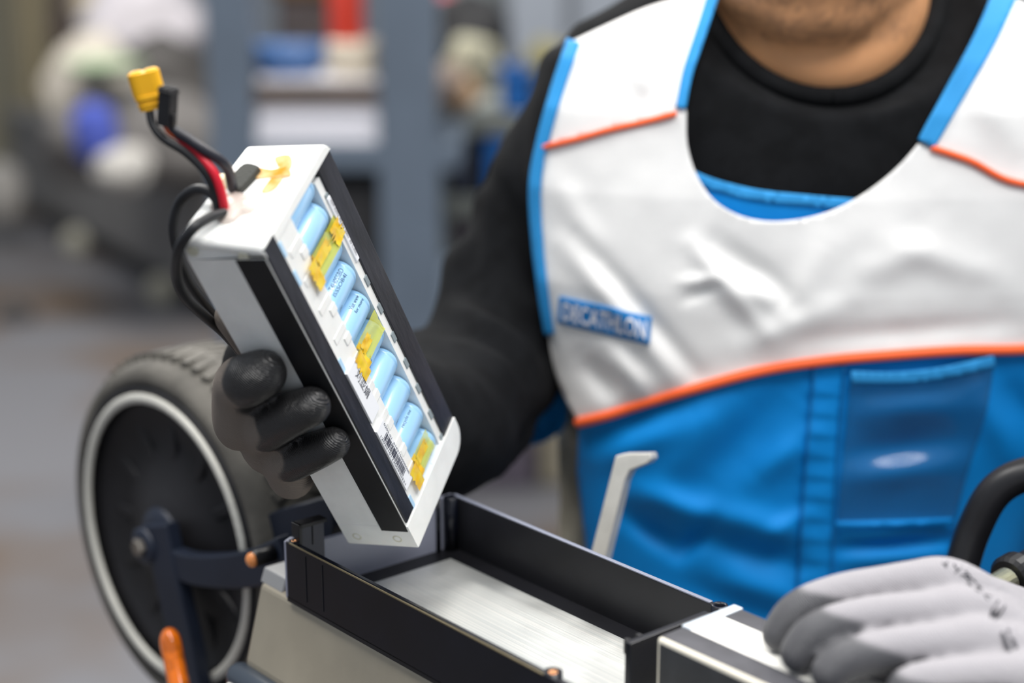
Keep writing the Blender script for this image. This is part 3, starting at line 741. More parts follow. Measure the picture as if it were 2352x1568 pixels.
sh2 = ap('shoulder_panel', spl([(2300, -20), (2250, 90), (2180, 220), (2118, 326)], 4, False) + spl([(2145, 340), (2260, 392), (2352, 428), (2500, 450)], 4, False) + [(2530, 300), (2500, 140), (2420, 40)], M_bib, .0125, .0014, 15)
blue = ap('blue_panel', spl(hem, 4, False) + [(1328, 1010), (1324, 1080), (1336, 1180), (1350, 1290), (1370, 1420), (1390, 1600), (1800, 1640), (2400, 1640), (2560, 1600), (2600, 1200)], M_blue, .010, .0014, 11)
ap('inner_lining', spl([(1560, 385), (1640, 420), (1740, 444), (1850, 456), (1970, 468)], 4, False) + [(1980, 520), (1800, 560), (1620, 540)], M_blue, .0045, .001, 14, folds=0)
ap('lining_band', ribbon([(1570, 395), (1640, 424), (1740, 448), (1850, 460), (1965, 470)], 26), M_bind, .0058, .0008, 12, folds=0)
ap('edge_binding', ribbon([(1316, 92), (1276, 210), (1243, 330), (1226, 430), (1232, 560), (1246, 680), (1260, 770)], (30, 18)), M_bind, .0145, .0016, 10)
ap('edge_binding', ribbon([(1640, -20), (1608, 80), (1580, 165), (1564, 248)], (26, 22)), M_bind, .0145, .0016, 10)
ap('edge_binding', ribbon([(2312, -20), (2262, 90), (2195, 210), (2128, 330)], (58, 42)), M_bind, .0145, .0016, 12)
def piping(pts, r, off, name='orange_piping', m=None):
    L_ = spl(pts, 6, False); P3 = [body_pt(x, y, off) for x, y in L_]
    return link(name, tube_me(P3, r, 10, 0, True), m or M_orange, apron, True)
piping([(1252, 337), (1330, 318), (1400, 298), (1480, 280), (1548, 262)], .0018, .0135)
piping([(2145, 341), (2230, 370), (2300, 408), (2360, 424), (2480, 440)], .0020, .0135)
piping([(1330, 970), (1400, 952), (1480, 926), (1600, 891), (1750, 851), (1900, 828), (2050, 815), (2200, 805), (2352, 802), (2480, 790)], .0034, .0125)
# seam band, pocket with clear window
ap('seam_band', ribbon([(1905, 838), (1890, 1000), (1878, 1200), (1868, 1440)], (68, 80)), M_blue, .0118, .0010, 10)
for pts in ([(1940, 840), (1928, 1000), (1916, 1200), (1908, 1420)], [(1872, 842), (1858, 1000), (1842, 1200), (1830, 1430)], [(2280, 830), (2262, 950), (2215, 1100), (2185, 1260)]):
    ap('stitch_line', ribbon(pts, 4), mat('seam_blue', '0673b8', .7), .0135, .0006, 10)
pk = [(1955, 866), (2110, 862), (2285, 828), (2268, 940), (2225, 1080), (2186, 1196), (2060, 1198), (1922, 1204), (1936, 1060)]
pocket = ap('clear_pocket', pk, mat('clear_vinyl', '2a70a8', .22, alpha=.30, coat=.3, var=.05), .0148, .0006, 12)
ap('pocket_binding', ribbon([(1955, 866), (2060, 868), (2170, 856), (2285, 830)], 26), M_bind, .0155, .0014, 10)
ap('pocket_binding', ribbon([(1920, 1204), (2060, 1200), (2188, 1196)], 12), M_blue, .0152, .0012, 10)
# badge with lettering
bq = [(1284, 681), (1497, 728), (1492, 793), (1279, 742)]
def bquad(u, v):                                   # v up
    a = Vector(bq[0]).lerp(Vector(bq[1]), u); b = Vector(bq[3]).lerp(Vector(bq[2]), u); return b.lerp(a, v)
badge = ap('name_badge', [bq[0], bq[1], bq[2], bq[3]], mat('badge_blue', '0d7cc2', .6), .0138, .0008, 10, lab='blue rectangular badge with white letters')
uv, fs = text_pts('DECATHLON', .016)
link('badge_lettering', mesh_of([body_pt(*bquad(.05 + .90 * u, .17 + .66 * v), .0150) for u, v in uv], fs), mat('badge_white', 'f2f2f5', .6), apron)
# pale back panel of the apron hanging behind, with blue tie
bk = patch(spl([(1268, 850), (1320, 930), (1345, 980), (1350, 1300), (1290, 1310), (1285, 1150), (1280, 1000)], 4), 14, lambda x, y: U(x, y, 1.15 + .006 * noise.noise(Vector((x / 40, y / 60, 0)))), .0015)
link('back_panel', bk, mat('pale_cloth', 'c9c2ae', .85), apron, True)
tie = patch(spl([(1290, 840), (1262, 880), (1215, 950), (1165, 1010), (1180, 1030), (1230, 1020), (1275, 1000), (1300, 960)], 4), 12, lambda x, y: U(x, y, 1.14 + .006 * noise.noise(Vector((x / 30, y / 50, 2)))), .0015)
link('side_tie', tie, M_blue, apron, True)
# sweater: torso, sleeves and neck, fused
bm = bmesh.new()
rings = []
for (z, a, b, yc) in TZ[1:]:
    ring = []
    for k in range(48):
        t = 2 * math.pi * k / 48; c, s = math.cos(t), math.sin(t)
        ring.append(bm.verts.new((XC + a * (1. if z > -.2 else .90) * math.copysign(abs(c) ** (2 / PE), c), yc + b * math.copysign(abs(s) ** (2 / PE), s) * (1.0 if s < 0 else 1.05), HC + z)))
    rings.append(ring)
for i in range(len(rings) - 1):
    for k in range(48): bm.faces.new((rings[i][k], rings[i + 1][k], rings[i + 1][(k + 1) % 48], rings[i][(k + 1) % 48]))
bm.faces.new(rings[0]); bm.faces.new(rings[-1][::-1]); bmesh.ops.recalc_face_normals(bm, faces=bm.faces[:])
PMI = PM
loc_ = lambda x, y, z: PM @ Vector((x, y, z))
wr = loc_(.066, PT + .045, -.150)
def limb(pts, rad, n=8): bm_tube(bm, catmull(pts, n), [v.x for v in catmull([(r, 0, 0) for r in rad], n)], 28, True, True)
SHR = Vector((XC - .122, 1.085, HC - .122)); ELR = U(1130, 810, 1.10)
ARM_R = catmull([SHR + Vector((.05, 0, .01)), SHR, U(1325, 400, 1.10), U(1222, 610, 1.115), ELR, U(1050, 930, 1.03), U(965, 985, .965), wr], 4)
limb([SHR + Vector((.05, 0, .01)), SHR, U(1325, 400, 1.10), U(1222, 610, 1.115), ELR, U(1050, 930, 1.03), U(965, 985, .965), wr], [.055, .057, .056, .053, .054, .049, .043, .034])
SHL = Vector((XC + .155, 1.085, HC - .118)); ELL = Vector((XC + .225, 1.02, HC - .36)); WRL = U(2480, 1530, .80)
ARM_L = catmull([SHL + Vector((-.05, 0, .01)), SHL, (SHL + ELL) / 2 + Vector((.02, .02, 0)), ELL, (ELL + WRL) / 2, WRL], 4)
limb([SHL + Vector((-.05, 0, .01)), SHL, (SHL + ELL) / 2 + Vector((.02, .02, 0)), ELL, (ELL + WRL) / 2, WRL], [.055, .058, .054, .048, .042, .034])
NF = U(1908, 226, .985)
cf = NF; cbk = Vector((XC, 1.125, HC + .035)); cc = (cf + cbk) / 2
nax = Vector((0, -.55, .83)).normalized()
LX, LY = .0745, (cbk - cf).length / 2
ydir = (cf - cbk).normalized(); ndir = Vector((1, 0, 0)).cross(ydir).normalized()
if ndir.z < 0: ndir = -ndir
def loop(k, n, s=1., h=0.):
    a = 2 * math.pi * k / n; return cc + Vector((1, 0, 0)) * math.sin(a) * LX * s + ydir * math.cos(a) * LY * s + ndir * h
r0 = [bm.verts.new(loop(k, 40, 1.02, 0)) for k in range(40)]
r1 = [bm.verts.new(loop(k, 40, 1.25, -.03)) for k in range(40)]
r2 = [bm.verts.new(Vector((XC, 1.085, HC - .12)) + Vector((math.sin(2 * math.pi * k / 40) * .11, -math.cos(2 * math.pi * k / 40) * .075, 0))) for k in range(40)]
fs_ = []
for A_, B_ in ((r0, r1), (r1, r2)):
    for k in range(40): fs_.append(bm.faces.new((A_[k], A_[(k + 1) % 40], B_[(k + 1) % 40], B_[k])))
fs_.append(bm.faces.new(r0)); fs_.append(bm.faces.new(r2[::-1])); bmesh.ops.recalc_face_normals(bm, faces=fs_)
sw = fuse(bm, .0055, 8, .5)
def knit(p, n_):                                   # sleeve creases round the elbow, slack in the knit; neck opening cut along the collar
    h = (p - cc).dot(ndir); e = math.hypot((p - cc).x / LX, (p - cc).dot(ydir) / LY)
    if e < 1.5 and p.z > HC - .14:
        lim = -.004 + max(0, e - 1.0) * .05 if e > .96 else -.035
        if h > lim: return -ndir * (h - lim)
    dl = (p - ELR).length; f_ = math.exp(-(dl / .16) ** 2)
    q = (p - ELR); s_ = q.dot(Vector((.55, .2, .8)).normalized()); s2 = q.dot(Vector((.8, .1, -.55)).normalized())
    return n_ * (f_ * .0085 * math.sin(s_ * 130 + 5 * noise.noise(p * 14) + s2 * 25) * (.5 + noise.noise(p * 18)) + .0022 * noise.noise(p * 22))
push(sw, knit)
M_sweat = mat('black_knit', '141517', .95, var=.2, scale=60, bump=.4, bscale=1300, spec=.2)
sweater = link('sweater', sw, M_sweat, person, True)
bm = bmesh.new(); bm_tube(bm, [loop(k % 48, 48, 1.0, .001) for k in range(49)], .0062, 12, False, False)
link('collar', from_bm(bm), M_sweat, sweater, True)
# body: head, neck and trunk as one skin
bm = bmesh.new()
HCn = Vector((XC - .008, 1.045, HC + .075))         # head centre
chin = U(1895, 44, .950)
bm_ball(bm, HCn + Vector((0, .012, .022)), (.074, .094, .092), 3)
bm_ball(bm, HCn + Vector((0, -.035, -.035)), (.056, .052, .075), 3)
bm_ball(bm, chin + Vector((0, .022, .006)), (.028, .024, .0225), 3)
bm_ball(bm, chin + Vector((0, .030, .030)), (.047, .040, .034), 3)
for s in (-1, 1):
    bm_tube(bm, [chin + Vector((s * .012, .024, .004)), chin + Vector((s * .042, .052, .020)), HCn + Vector((s * .060, .005, -.038)), HCn + Vector((s * .064, .012, .0))], [.022, .024, .024, .024], 16, True, True)
    bm_ball(bm, HCn + Vector((s * .034, -.072, -.012)), (.024, .018, .020), 2)      # cheek
    bm_ball(bm, HCn + Vector((s * .030, -.080, .030)), (.024, .012, .010), 2)      # brow
    bm_ball(bm, HCn + Vector((s * .077, .012, .0)), (.007, .017, .030), 2)          # ear
bm_tube(bm, [HCn + Vector((0, -.092, .022)), HCn + Vector((0, -.104, .0)), HCn + Vector((0, -.108, -.014))], [.007, .010, .013], 12, True, True)
for dz, r in ((-.040, .0075), (-.050, .0085)):
    bm_tube(bm, [HCn + Vector((-.022, -.080, dz)), HCn + Vector((0, -.090, dz + .001)), HCn + Vector((.022, -.080, dz))], [r * .6, r, r * .6], 10, True, True)
nrings = [[loop(k, 40, .95, -.024) for k in range(40)], [loop(k, 40, .965, -.004) for k in range(40)], [loop(k, 40, .91, .014) for k in range(40)]]
for (yc_, z_, rx_, ry_) in ((1.062, .012, .063, .066), (1.060, .06, .058, .066)):
    nrings.append([Vector((XC - .004 + rx_ * math.sin(2 * math.pi * k / 40), yc_ - ry_ * math.cos(2 * math.pi * k / 40), HC + z_)) for k in range(40)])
nv = [[bm.verts.new(p) for p in rg] for rg in nrings]; fs_ = []
for A_, B_ in zip(nv[:-1], nv[1:]):
    for k in range(40): fs_.append(bm.faces.new((A_[k], A_[(k + 1) % 40], B_[(k + 1) % 40], B_[k])))
fs_.append(bm.faces.new(nv[0])); fs_.append(bm.faces.new(nv[-1][::-1])); bmesh.ops.recalc_face_normals(bm, faces=fs_)
bm_tube(bm, [Vector((XC, 1.12, HC - .70)), Vector((XC, 1.10, HC - .45)), Vector((XC, 1.095, HC - .22)), Vector((XC, 1.09, HC - .13))], [.085, .085, .085, .07], 24, True, True)
for path in (ARM_R, ARM_L):
    bm_tube(bm, [Vector((XC, 1.09, HC - .17))] + path, [.05] + [.028] * (len(path) - 1) + [.02], 18, True, True)
bd = fuse(bm, .0045, 10, .5)
co = np.array([v.co[:] for v in bd.vertices]); at_ = bd.attributes.new('coat', 'FLOAT', 'POINT')
vals = []
for p in bd.vertices:
    q = p.co; zr = q.z - HC
    jaw = max(0, min(1, (chin.y + .062 - q.y) / .03)) * max(0, min(1, (HCn.z - .028 - q.z) / .03)) * max(0, min(1, (q.z - (HC - .072)) / .006))
    lipgap = math.exp(-(((q.x - chin.x) / .022) ** 2 + ((q.z - (chin.z + .022)) / .010) ** 2))
    sp_ = .5 + .9 * noise.noise(q * 420) + .5 * noise.noise(q * 900); vals.append(max(0, min(.85, jaw * (1 - .85 * lipgap) * (.10 + .42 * max(0, min(1, sp_))))))
at_.data.foreach_set('value', vals)
M_skin = mat_attr('skin', 'e0a473', '43342c', .5, .62, 'coat', 500, .2)
M_skin.node_tree.nodes['Principled BSDF'].inputs['Subsurface Weight'].default_value = .15
M_skin.node_tree.nodes['Principled BSDF'].inputs['Subsurface Radius'].default_value = (.012, .005, .003)
bodyo = link('body', bd, M_skin, person, True)
bm = bmesh.new(); bm_ball(bm, HCn + Vector((0, .026, .036)), (.080, .094, .088), 4)
for v in bm.verts:
    if v.co.y < HCn.y - .055: v.co.y = HCn.y - .055 + (v.co.y - HCn.y + .055) * .2
    if v.co.z < HCn.z - .035: v.co.z = HCn.z - .035
link('hair', crumple(from_bm(bm), .004, 60), mat('dark_hair', '1d1713', .6, bump=.6, bscale=300), bodyo, True)
for s in (-1, 1):
    e = HCn + Vector((s * .031, -.078, .012)); bm = bmesh.new(); bm_ball(bm, e, .0105, 3); ey = link('eye', from_bm(bm), mat('eye_white', 'e9e6e0', .2), bodyo, True)
    bm = bmesh.new(); bm_ball(bm, e + Vector((0, -.0075, -.002)), (.005, .0035, .005), 2); link('eyebrow_iris', from_bm(bm), mat('iris', '2a1a10', .2), bodyo, True).name = 'iris'
# trousers and shoes
M_trs = mat('dark_trousers', '23262d', .85, var=.1, scale=20)
bm = bmesh.new()
for s in (-1, 1): bm_tube(bm, [Vector((XC + s * .06, 1.14, HC - .66)), Vector((XC + s * .09, 1.15, HC - .80)), Vector((XC + s * .10, 1.16, HC - 1.05)), Vector((XC + s * .105, 1.18, .09))], [.09, .085, .07, .058], 20)
bm_ball(bm, (XC, 1.14, HC - .70), (.165, .115, .10), 3)
link('trousers', fuse(bm, .012, 6), M_trs, person, True)
for s in (-1, 1):
    bm = bmesh.new(); bm_tube(bm, [Vector((XC + s * .105, 1.20, .045)), Vector((XC + s * .11, 1.13, .045)), Vector((XC + s * .115, 1.02, .035))], [.048, .048, .038], 16, True, True)
    for v in bm.verts: v.co.z = max(v.co.z, .002)
    link('shoe', from_bm(bm), M_blk, person, True)
# ---- right glove, closed round the pack
M_gloveR = mat_attr('black_glove', '7d736a', '202021', .85, .36, 'coat', 900, .55, 330)
bm = bmesh.new()
def chain(pts, n=6):
    P3 = [p[0] for p in pts]; rr = [p[1] for p in pts]
    bm_tube(bm, catmull(P3, n), [v.x for v in catmull([(r, 0, 0) for r in rr], n)], 20, True, True)
def onf(px, py, r, extra=0.):
    return (U(px, py, plx(px, py) - r / .577 * .93 + extra), r)
mid = [onf(602, 858, .0118), onf(572, 872, .0128), onf(549, 890, .0128, .014), (loc_(-.004, PT + .021, -.114), .0125), (loc_(.016, PT + .018, -.120), .0125), (loc_(.044, PT + .018, -.128), .014)]
rng = [onf(714, 932, .0098), onf(668, 951, .0110), onf(618, 980, .0116, .004), onf(596, 995, .0118, .018), (loc_(.004, PT + .020, -.142), .012), (loc_(.020, PT + .018, -.144), .0125), (loc_(.044, PT + .020, -.145), .014)]
pnk = [onf(765, 1018, .0086), onf(720, 1038, .0096), onf(672, 1058, .0102, .004), onf(650, 1066, .0105, .018), (loc_(.004, PT + .016, -.163), .0108), (loc_(.022, PT + .018, -.162), .0115), (loc_(.046, PT + .022, -.158), .013)]
idx = [(loc_(.016, PT + .0090, -.058), .0085), (loc_(.022, PT + .011, -.074), .0100), (loc_(.030, PT + .014, -.092), .0115), (loc_(.046, PT + .018, -.112), .013)]
thm = [(loc_(.060, PT + .010, -.085), .010), (loc_(.064, PT + .014, -.105), .012), (loc_(.064, PT + .026, -.128), .0145), (loc_(.062, PT + .034, -.145), .017)]
for ch in (mid, rng, pnk, idx, thm): chain(ch)
chain([(loc_(.048, PT + .022, -.118), .018), (loc_(.052, PT + .024, -.138), .021), (loc_(.060, PT + .036, -.150), .024), (wr, .024), (wr + (U(965, 1000, .965) - wr) * .5, .027)])
gl = fuse(bm, .0019, 4, .5)
gv = gl.attributes.new('coat', 'FLOAT', 'POINT'); ct = []
Pi = PM.inverted(); 
for v in gl.vertices:
    q = Pi @ v.co; n_ = PR.transposed() @ v.normal
    s_ = (PT + .001 - q.y) / .010 + .35 * math.sin(q.z * 260) - .7 * max(0, n_.y)
    ct.append(1. if s_ > 0 else max(0., 1 + s_ * 4))
gv.data.foreach_set('value', ct)
gR = link('glove', gl, M_gloveR, person, True); gR['label'] = 'black coated glove closed around the battery pack'
# ---- left glove, fingers on the second pack
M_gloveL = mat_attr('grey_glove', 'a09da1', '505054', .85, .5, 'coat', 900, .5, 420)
P2T = P2M @ Vector((0, 0, H2))
def on2(px, py, r, up=0.):
    d = depth_plane(px, py, P2T + Vector((0, 0, r + up)), Vector((0, 0, 1))); return (U(px, py, d), r)
bm = bmesh.new()
pl_ = lambda px, py, d, r: (U(px, py, d), r)
t1 = on2(1792, 1456, .0080); t2 = on2(1836, 1500, .0085); t3 = on2(1908, 1542, .0085); t4 = on2(2080, 1580, .0078)
FN = Vector((-.22, 1, 0)).normalized()
def fp(px, py, tip, r): return (U(px, py, depth_plane(px, py, tip[0], FN)), r)
chain([t1, fp(1828, 1408, t1, .0086), fp(1880, 1378, t1, .0086), fp(1985, 1352, t1, .0088), fp(2090, 1340, t1, .0098), fp(2185, 1350, t1, .0135), fp(2300, 1440, t1, .017)])
chain([t2, fp(1872, 1458, t2, .0090), fp(1940, 1428, t2, .0090), fp(2040, 1410, t2, .0090), fp(2130, 1408, t2, .0100), fp(2215, 1418, t2, .0140), fp(2320, 1490, t2, .018)])
chain([t3, fp(1945, 1516, t3, .0090), fp(2010, 1500, t3, .0089), fp(2090, 1486, t3, .0088), fp(2170, 1480, t3, .0098), fp(2260, 1488, t3, .0140), fp(2350, 1540, t3, .018)])
chain([t4, fp(2120, 1566, t4, .0080), fp(2190, 1560, t4, .0086), fp(2280, 1556, t4, .0100), fp(2360, 1570, t4, .014), fp(2430, 1600, t4, .017)])
kA, kB = fp(2200, 1372, t1, .013), fp(2300, 1500, t3, .013)
hc_ = (kA[0] + kB[0]) / 2
chain([(kA[0], .0140), (kA[0].lerp(WRL, .45), .020), (WRL, .025)])
chain([(hc_, .0150), (hc_.lerp(WRL, .5), .022), (WRL, .026)])
chain([(kB[0], .0140), (kB[0].lerp(WRL, .5), .020), (WRL, .024)])
chain([(kA[0].lerp(WRL, .4) + Vector((0, .02, -.012)), .014), (kA[0] + Vector((-.015, .030, -.022)), .012), (kA[0] + Vector((-.045, .034, -.030)), .0105)])      # thumb, behind
gl = fuse(bm, .0016, 3, .5)
push(gl, lambda p, n_: n_ * .0007 * noise.noise(p * 40))
gv = gl.attributes.new('coat', 'FLOAT', 'POINT'); ct = []
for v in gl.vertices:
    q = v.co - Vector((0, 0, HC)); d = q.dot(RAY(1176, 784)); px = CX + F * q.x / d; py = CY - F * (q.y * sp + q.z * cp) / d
    s_ = max((1960 + (py - 1380) * 1.1 - px) / 70. - 1.2 * (v.normal.z - .05), (.16 - v.normal.z) * 2.2) + .2 * noise.noise(v.co * 60) - .1  # dipped tips and undersides, with shade between the fingers painted in by normal
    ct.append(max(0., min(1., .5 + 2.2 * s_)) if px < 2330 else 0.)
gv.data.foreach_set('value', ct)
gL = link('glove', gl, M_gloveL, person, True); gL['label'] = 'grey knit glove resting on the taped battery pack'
bvh = BVHTree.FromPolygons([v.co.copy() for v in gl.vertices], [tuple(p.vertices) for p in gl.polygons])
def on_glove(px, py):
    o_ = Vector((0, 0, HC)); r_ = RAY(px, py).normalized(); h = bvh.ray_cast(o_, r_)
    return (h[0] - r_ * .0004) if h[0] is not None else None
V, FF = [], []
def glyph(s, cx_, cy_, hgt, wid, ang):
    uv, fs = text_pts(s, .01); base = len(V); c, s_ = math.cos(R(ang)), math.sin(R(ang)); tmp = []
    for u, v in uv:
        x, y = (u - .5) * wid, (v - .5) * hgt; p = on_glove(cx_ + x * c - y * s_, cy_ - (x * s_ + y * c))
        if p is None: return
        tmp.append(p)
    V.extend(tmp); FF.extend([tuple(base + i for i in f) for f in fs])
for (s, x, y, h, w_, a) in (('A', 2172, 1296, 14, 16, 195), ('T', 2196, 1303, 20, 18, 215), ('R', 2218, 1322, 20, 18, 222), ('U', 2232, 1336, 18, 16, 226), ('B', 2248, 1352, 16, 14, 230), ('V', 2266, 1368, 18, 14, 232), ('3', 2290, 1402, 26, 44, 238), ('II', 2318, 1470, 48, 24, 24)): glyph(s, x, y, h, w_, a)
if V: link('glove_print', mesh_of(V, FF), mat('glove_ink', '2b2c33', .7), gL)

# ------------------------------------------------------------------ hose loop and threaded rod at the right
hose = link('cable_loop', tube_me([U(2190, 1420, .90), U(2205, 1320, .90), U(2235, 1220, .90), U(2285, 1130, .895), U(2360, 1088, .89), U(2460, 1085, .885), U(2560, 1150, .88), U(2600, 1300, .88)], .0095, 16, 10, True), M_blk, None, True)
tag(hose, 'thick black cable looping up in front of the blue apron', 'cable')
rod = tag(empty('threaded_rod', U(2400, 1300, .86)), 'threaded steel rod with black collar beside grey glove', 'bolt')
ra, rb_ = U(2285, 1350, .84), U(2420, 1270, .87)
link('collar', tube_me([ra.lerp(rb_, .22), ra.lerp(rb_, .26), ra.lerp(rb_, .40), ra.lerp(rb_, .44), ra.lerp(rb_, 1.3)], [.0105, .0125, .0125, .0095, .0095], 24), M_blk, rod, False)
thp = []; thr_ = []
for i in range(41):
    t = -.12 + .38 * i / 40; thp.append(ra.lerp(rb_, t)); thr_.append(.0072 if i % 2 else .0064)
link('thread', tube_me(thp, thr_, 20), mat('steel_thread', 'c9c8b4', .25, .9), rod, False)

# ------------------------------------------------------------------ background workshop
M_rack = mat('rack_blue_grey', '5f6b79', .6, var=.05, scale=6)
M_dark = mat('dark_bin', '2f2f31', .7, var=.15, scale=8)
M_cart = mat('cart_grey', '6c6a68', .6, var=.1, scale=6)
M_bin = mat('bin_blue', '0d5da8', .5)
M_wood = mat('brown_board', '57493f', .7, var=.1, scale=10)
def gbox(name, px0, py0, px1, py1, d, dep, m, bev=.006, parent=None, label=None, cat=None, group=None):
    """box whose camera-side face spans the given pixel rectangle at distance d, dep metres deep"""
    a, b = U(px0, py1, d), U(px1, py0, d); y = (a.y + b.y) / 2
    o = link(name, box_me((a.x, y, min(a.z, b.z)), (b.x, y + dep, max(a.z, b.z)), bev), m, parent)
    if label: tag(o, label, cat, group)
    return o
def blob(name, px, py, d, r, m, label, cat, seed, amp=.25, group=None, zfloor=None):
    bm = bmesh.new(); c = U(px, py, d); bm_ball(bm, (0, 0, 0), 1, 4)
    for v in bm.verts:
        n_ = v.co.normalized(); k = 1 + amp * (noise.noise(n_ * 1.6 + Vector((seed, 0, 0))) + .5 * noise.noise(n_ * 4 + Vector((seed, 3, 0))))
        v.co = Vector((n_.x * r[0] * k, n_.y * r[1] * k, n_.z * r[2] * k)) + c
        if zfloor is not None: v.co.z = max(v.co.z, zfloor)
    return tag(link(name, from_bm(bm), m, None, True), label, cat, group)
# rack with two uprights and shelves
rack = tag(empty('storage_rack', (U(760, 400, 3.4).x, 3.4, 0)), 'blue grey steel rack with two uprights and shelves behind the held pack', 'rack')
DP = 3.4
for (x0, x1) in ((872, 1008), (486, 588)):
    a, b = U(x0, 400, DP), U(x1, 400, DP)
    me = prism_me([(a.x, a.y), (b.x, a.y), (b.x, a.y + .08), (b.x - .02, a.y + .08), (b.x - .02, a.y + .02), (a.x + .02, a.y + .02), (a.x + .02, a.y + .08), (a.x, a.y + .08)], 2, 0, 2.3)
    link('upright', me, M_rack, rack)
xa, xb, yr = U(500, 300, DP).x, U(1000, 300, DP).x, U(700, 300, DP).y
def shelf(py, th, name='shelf'):
    z = U(700, py, DP).z; return link(name, box_me((xa - .02, yr - .02, z - th), (xb + .05, yr + .55, z), .004), M_wood if name == 'shelf_board' else M_rack, rack), z
(_, zs1) = shelf(330, .055); (_, zs0) = shelf(190, .04, 'shelf_board')
shelf(720, .05)
# things on the rack
def gz(px, d, z): # y pixel not needed
    return Vector(((px - CX) / F * d, yr, z))
st = U(745, 250, DP)
bm = bmesh.new()
for k in range(11): bm_box(bm, (st.x - .14 + random.uniform(-.012, .012), yr - .01 + random.uniform(0, .02), zs1 + k * .0125), (st.x + .135 + random.uniform(-.012, .012), yr + .24, zs1 + k * .0125 + .0115), .002, 1)
tag(link('paper_stack', from_bm(bm), mat('white_paper', 'f2f1f6', .7)), 'stack of bright white paper packs on lower rack shelf', 'paper')
c = U(800, 100, DP); zc_ = zs0
tag(link('cream_tub', lathe_me([(.0001, 0), (.05, 0), (.056, .01), (.058, .075), (.054, .085), (.0001, .085)], 32, Matrix.Translation((c.x + .01, yr + .06, zc_))), mat('cream_plastic', 'd8cbb6', .5), None, True), 'round cream tub on upper rack shelf under red bottle', 'tub')
rb = tag(empty('spray_bottle', (c.x - .005, yr + .06, zc_ + .085)), 'red bottle standing on the cream tub on the rack', 'bottle')
M_redp = mat('red_plastic', 'd2402e', .4)
link('bottle_body', lathe_me([(.0001, 0), (.034, 0), (.037, .01), (.037, .15), (.02, .19), (.0001, .19)], 32), M_redp, rb, True, True)
link('bottle_cap', lathe_me([(.0001, .185), (.016, .185), (.016, .22), (.0001, .22)], 20), M_redp, rb, True, True)
c = U(655, 110, DP)
tag(link('blue_bowl', lathe_me([(.0001, 0), (.05, 0), (.078, .03), (.088, .075), (.083, .075), (.07, .03), (.045, .008), (.0001, .008)], 40, Matrix.Translation((c.x, yr + .10, zs0))), mat('bowl_blue', '45699c', .4), None, True), 'round blue plastic bowl on upper rack shelf', 'bowl')
tag(link('storage_box', box_me((U(612, 40, DP).x, yr + .22, zs0), (U(740, 40, DP).x, yr + .45, zs0 + .17), .01), mat('dark_carton', '57504b', .8, var=.1)), 'dim brown grey box standing behind the blue bowl', 'box')
tag(link('storage_box', box_me((U(600, 40, DP).x, yr + .20, zs0 + .1705), (U(745, 40, DP).x, yr + .45, zs0 + .32), .01), mat('brown_carton', '6b5230', .8, var=.1)), 'brown carton on top of the dim box behind the bowl', 'box')
tag(link('storage_bin', box_me((U(600, 600, DP).x, yr + .06, U(700, 720, DP).z), (U(868, 600, DP).x, yr + .4, U(700, 720, DP).z + .26), .01), M_dark), 'black open bin on the lowest rack shelf', 'bin')
# right of the rack: low grey shelf unit with bins
DB = 3.9
unit = tag(empty('shelf_unit', (U(1200, 300, DB).x, U(1200, 300, DB).y, 0)), 'grey green low shelf unit behind the black sleeve', 'shelf')
M_unit = mat('grey_green_unit', '6c706c', .6, var=.05, scale=5)
yu = U(1200, 300, DB).y; x0, x1 = U(1015, 300, DB).x, U(1420, 300, DB).x
tops = []
for py in (262, 460, 640):
    z = U(1200, py, DB).z; tops.append(z); link('shelf_board', box_me((x0, yu, z - .05), (x1, yu + .5, z), .005), M_unit, unit)
for x in (x0, x1): link('side_panel', box_me((x - .02, yu + .02, 0), (x + .02, yu + .5, tops[0]), .003), M_unit, unit)
def ub(name, px0, px1, z0, h, dep, m, label, cat, dy=.02):
    a, b = U(px0, 300, DB).x, U(px1, 300, DB).x; s = .008
    bm = bmesh.new(); ln = (b - a)
    pts = [(a, 0), (b, 0)]
    bm_box(bm, (a, yu + dy, z0), (b, yu + dy + dep, z0 + s)); bm_box(bm, (a, yu + dy, z0), (b, yu + dy + s, z0 + h)); bm_box(bm, (a, yu + dy + dep - s, z0), (b, yu + dy + dep, z0 + h))
    bm_box(bm, (a, yu + dy, z0), (a + s, yu + dy + dep, z0 + h)); bm_box(bm, (b - s, yu + dy, z0), (b, yu + dy + dep, z0 + h)); bm_box(bm, (a - .006, yu + dy - .006, z0 + h - .015), (b + .006, yu + dy + .002, z0 + h))
    return tag(link(name, from_bm(bm), m), label, cat)
ub('blue_crate', 1150, 1225, tops[0], .105, .2, M_bin, 'small blue crate on top of the grey shelf unit', 'crate')
ub('blue_crate', 1110, 1230, tops[1], .19, .3, M_bin, 'tall blue crate on the middle board of grey shelf unit', 'crate')
ub('dark_bin', 1022, 1105, tops[1], .12, .3, mat('navy_bin', '1d2434', .6), 'navy bin beside the tall blue crate on middle board', 'bin')
ub('dark_bin', 1030, 1170, tops[2], .13, .3, mat('maroon_bin', '332c34', .6), 'dark plum bin on the lowest board of grey shelf unit', 'bin')
blob('cloth_bundle', 1085, 150, DB + .05, (.065, .07, .075), mat('khaki_cloth', '8c8a78', .9), 'khaki cloth bundle on top of the grey shelf unit', 'cloth', 2, .2, None, tops[0] - .002)
blob('cloth_bundle', 1050, 215, DB - .06, (.05, .05, .045), mat('tan_cloth', 'a5886a', .9), 'tan cloth bundle in front of the khaki one', 'cloth', 5, .2, None, tops[0] - .002)
blob('cloth_bundle', 1260, 180, DB + .1, (.07, .08, .10), mat('olive_cloth', '605c40', .9), 'olive cloth bundle beside the small blue crate', 'cloth', 9, .2, None, tops[0] - .002)
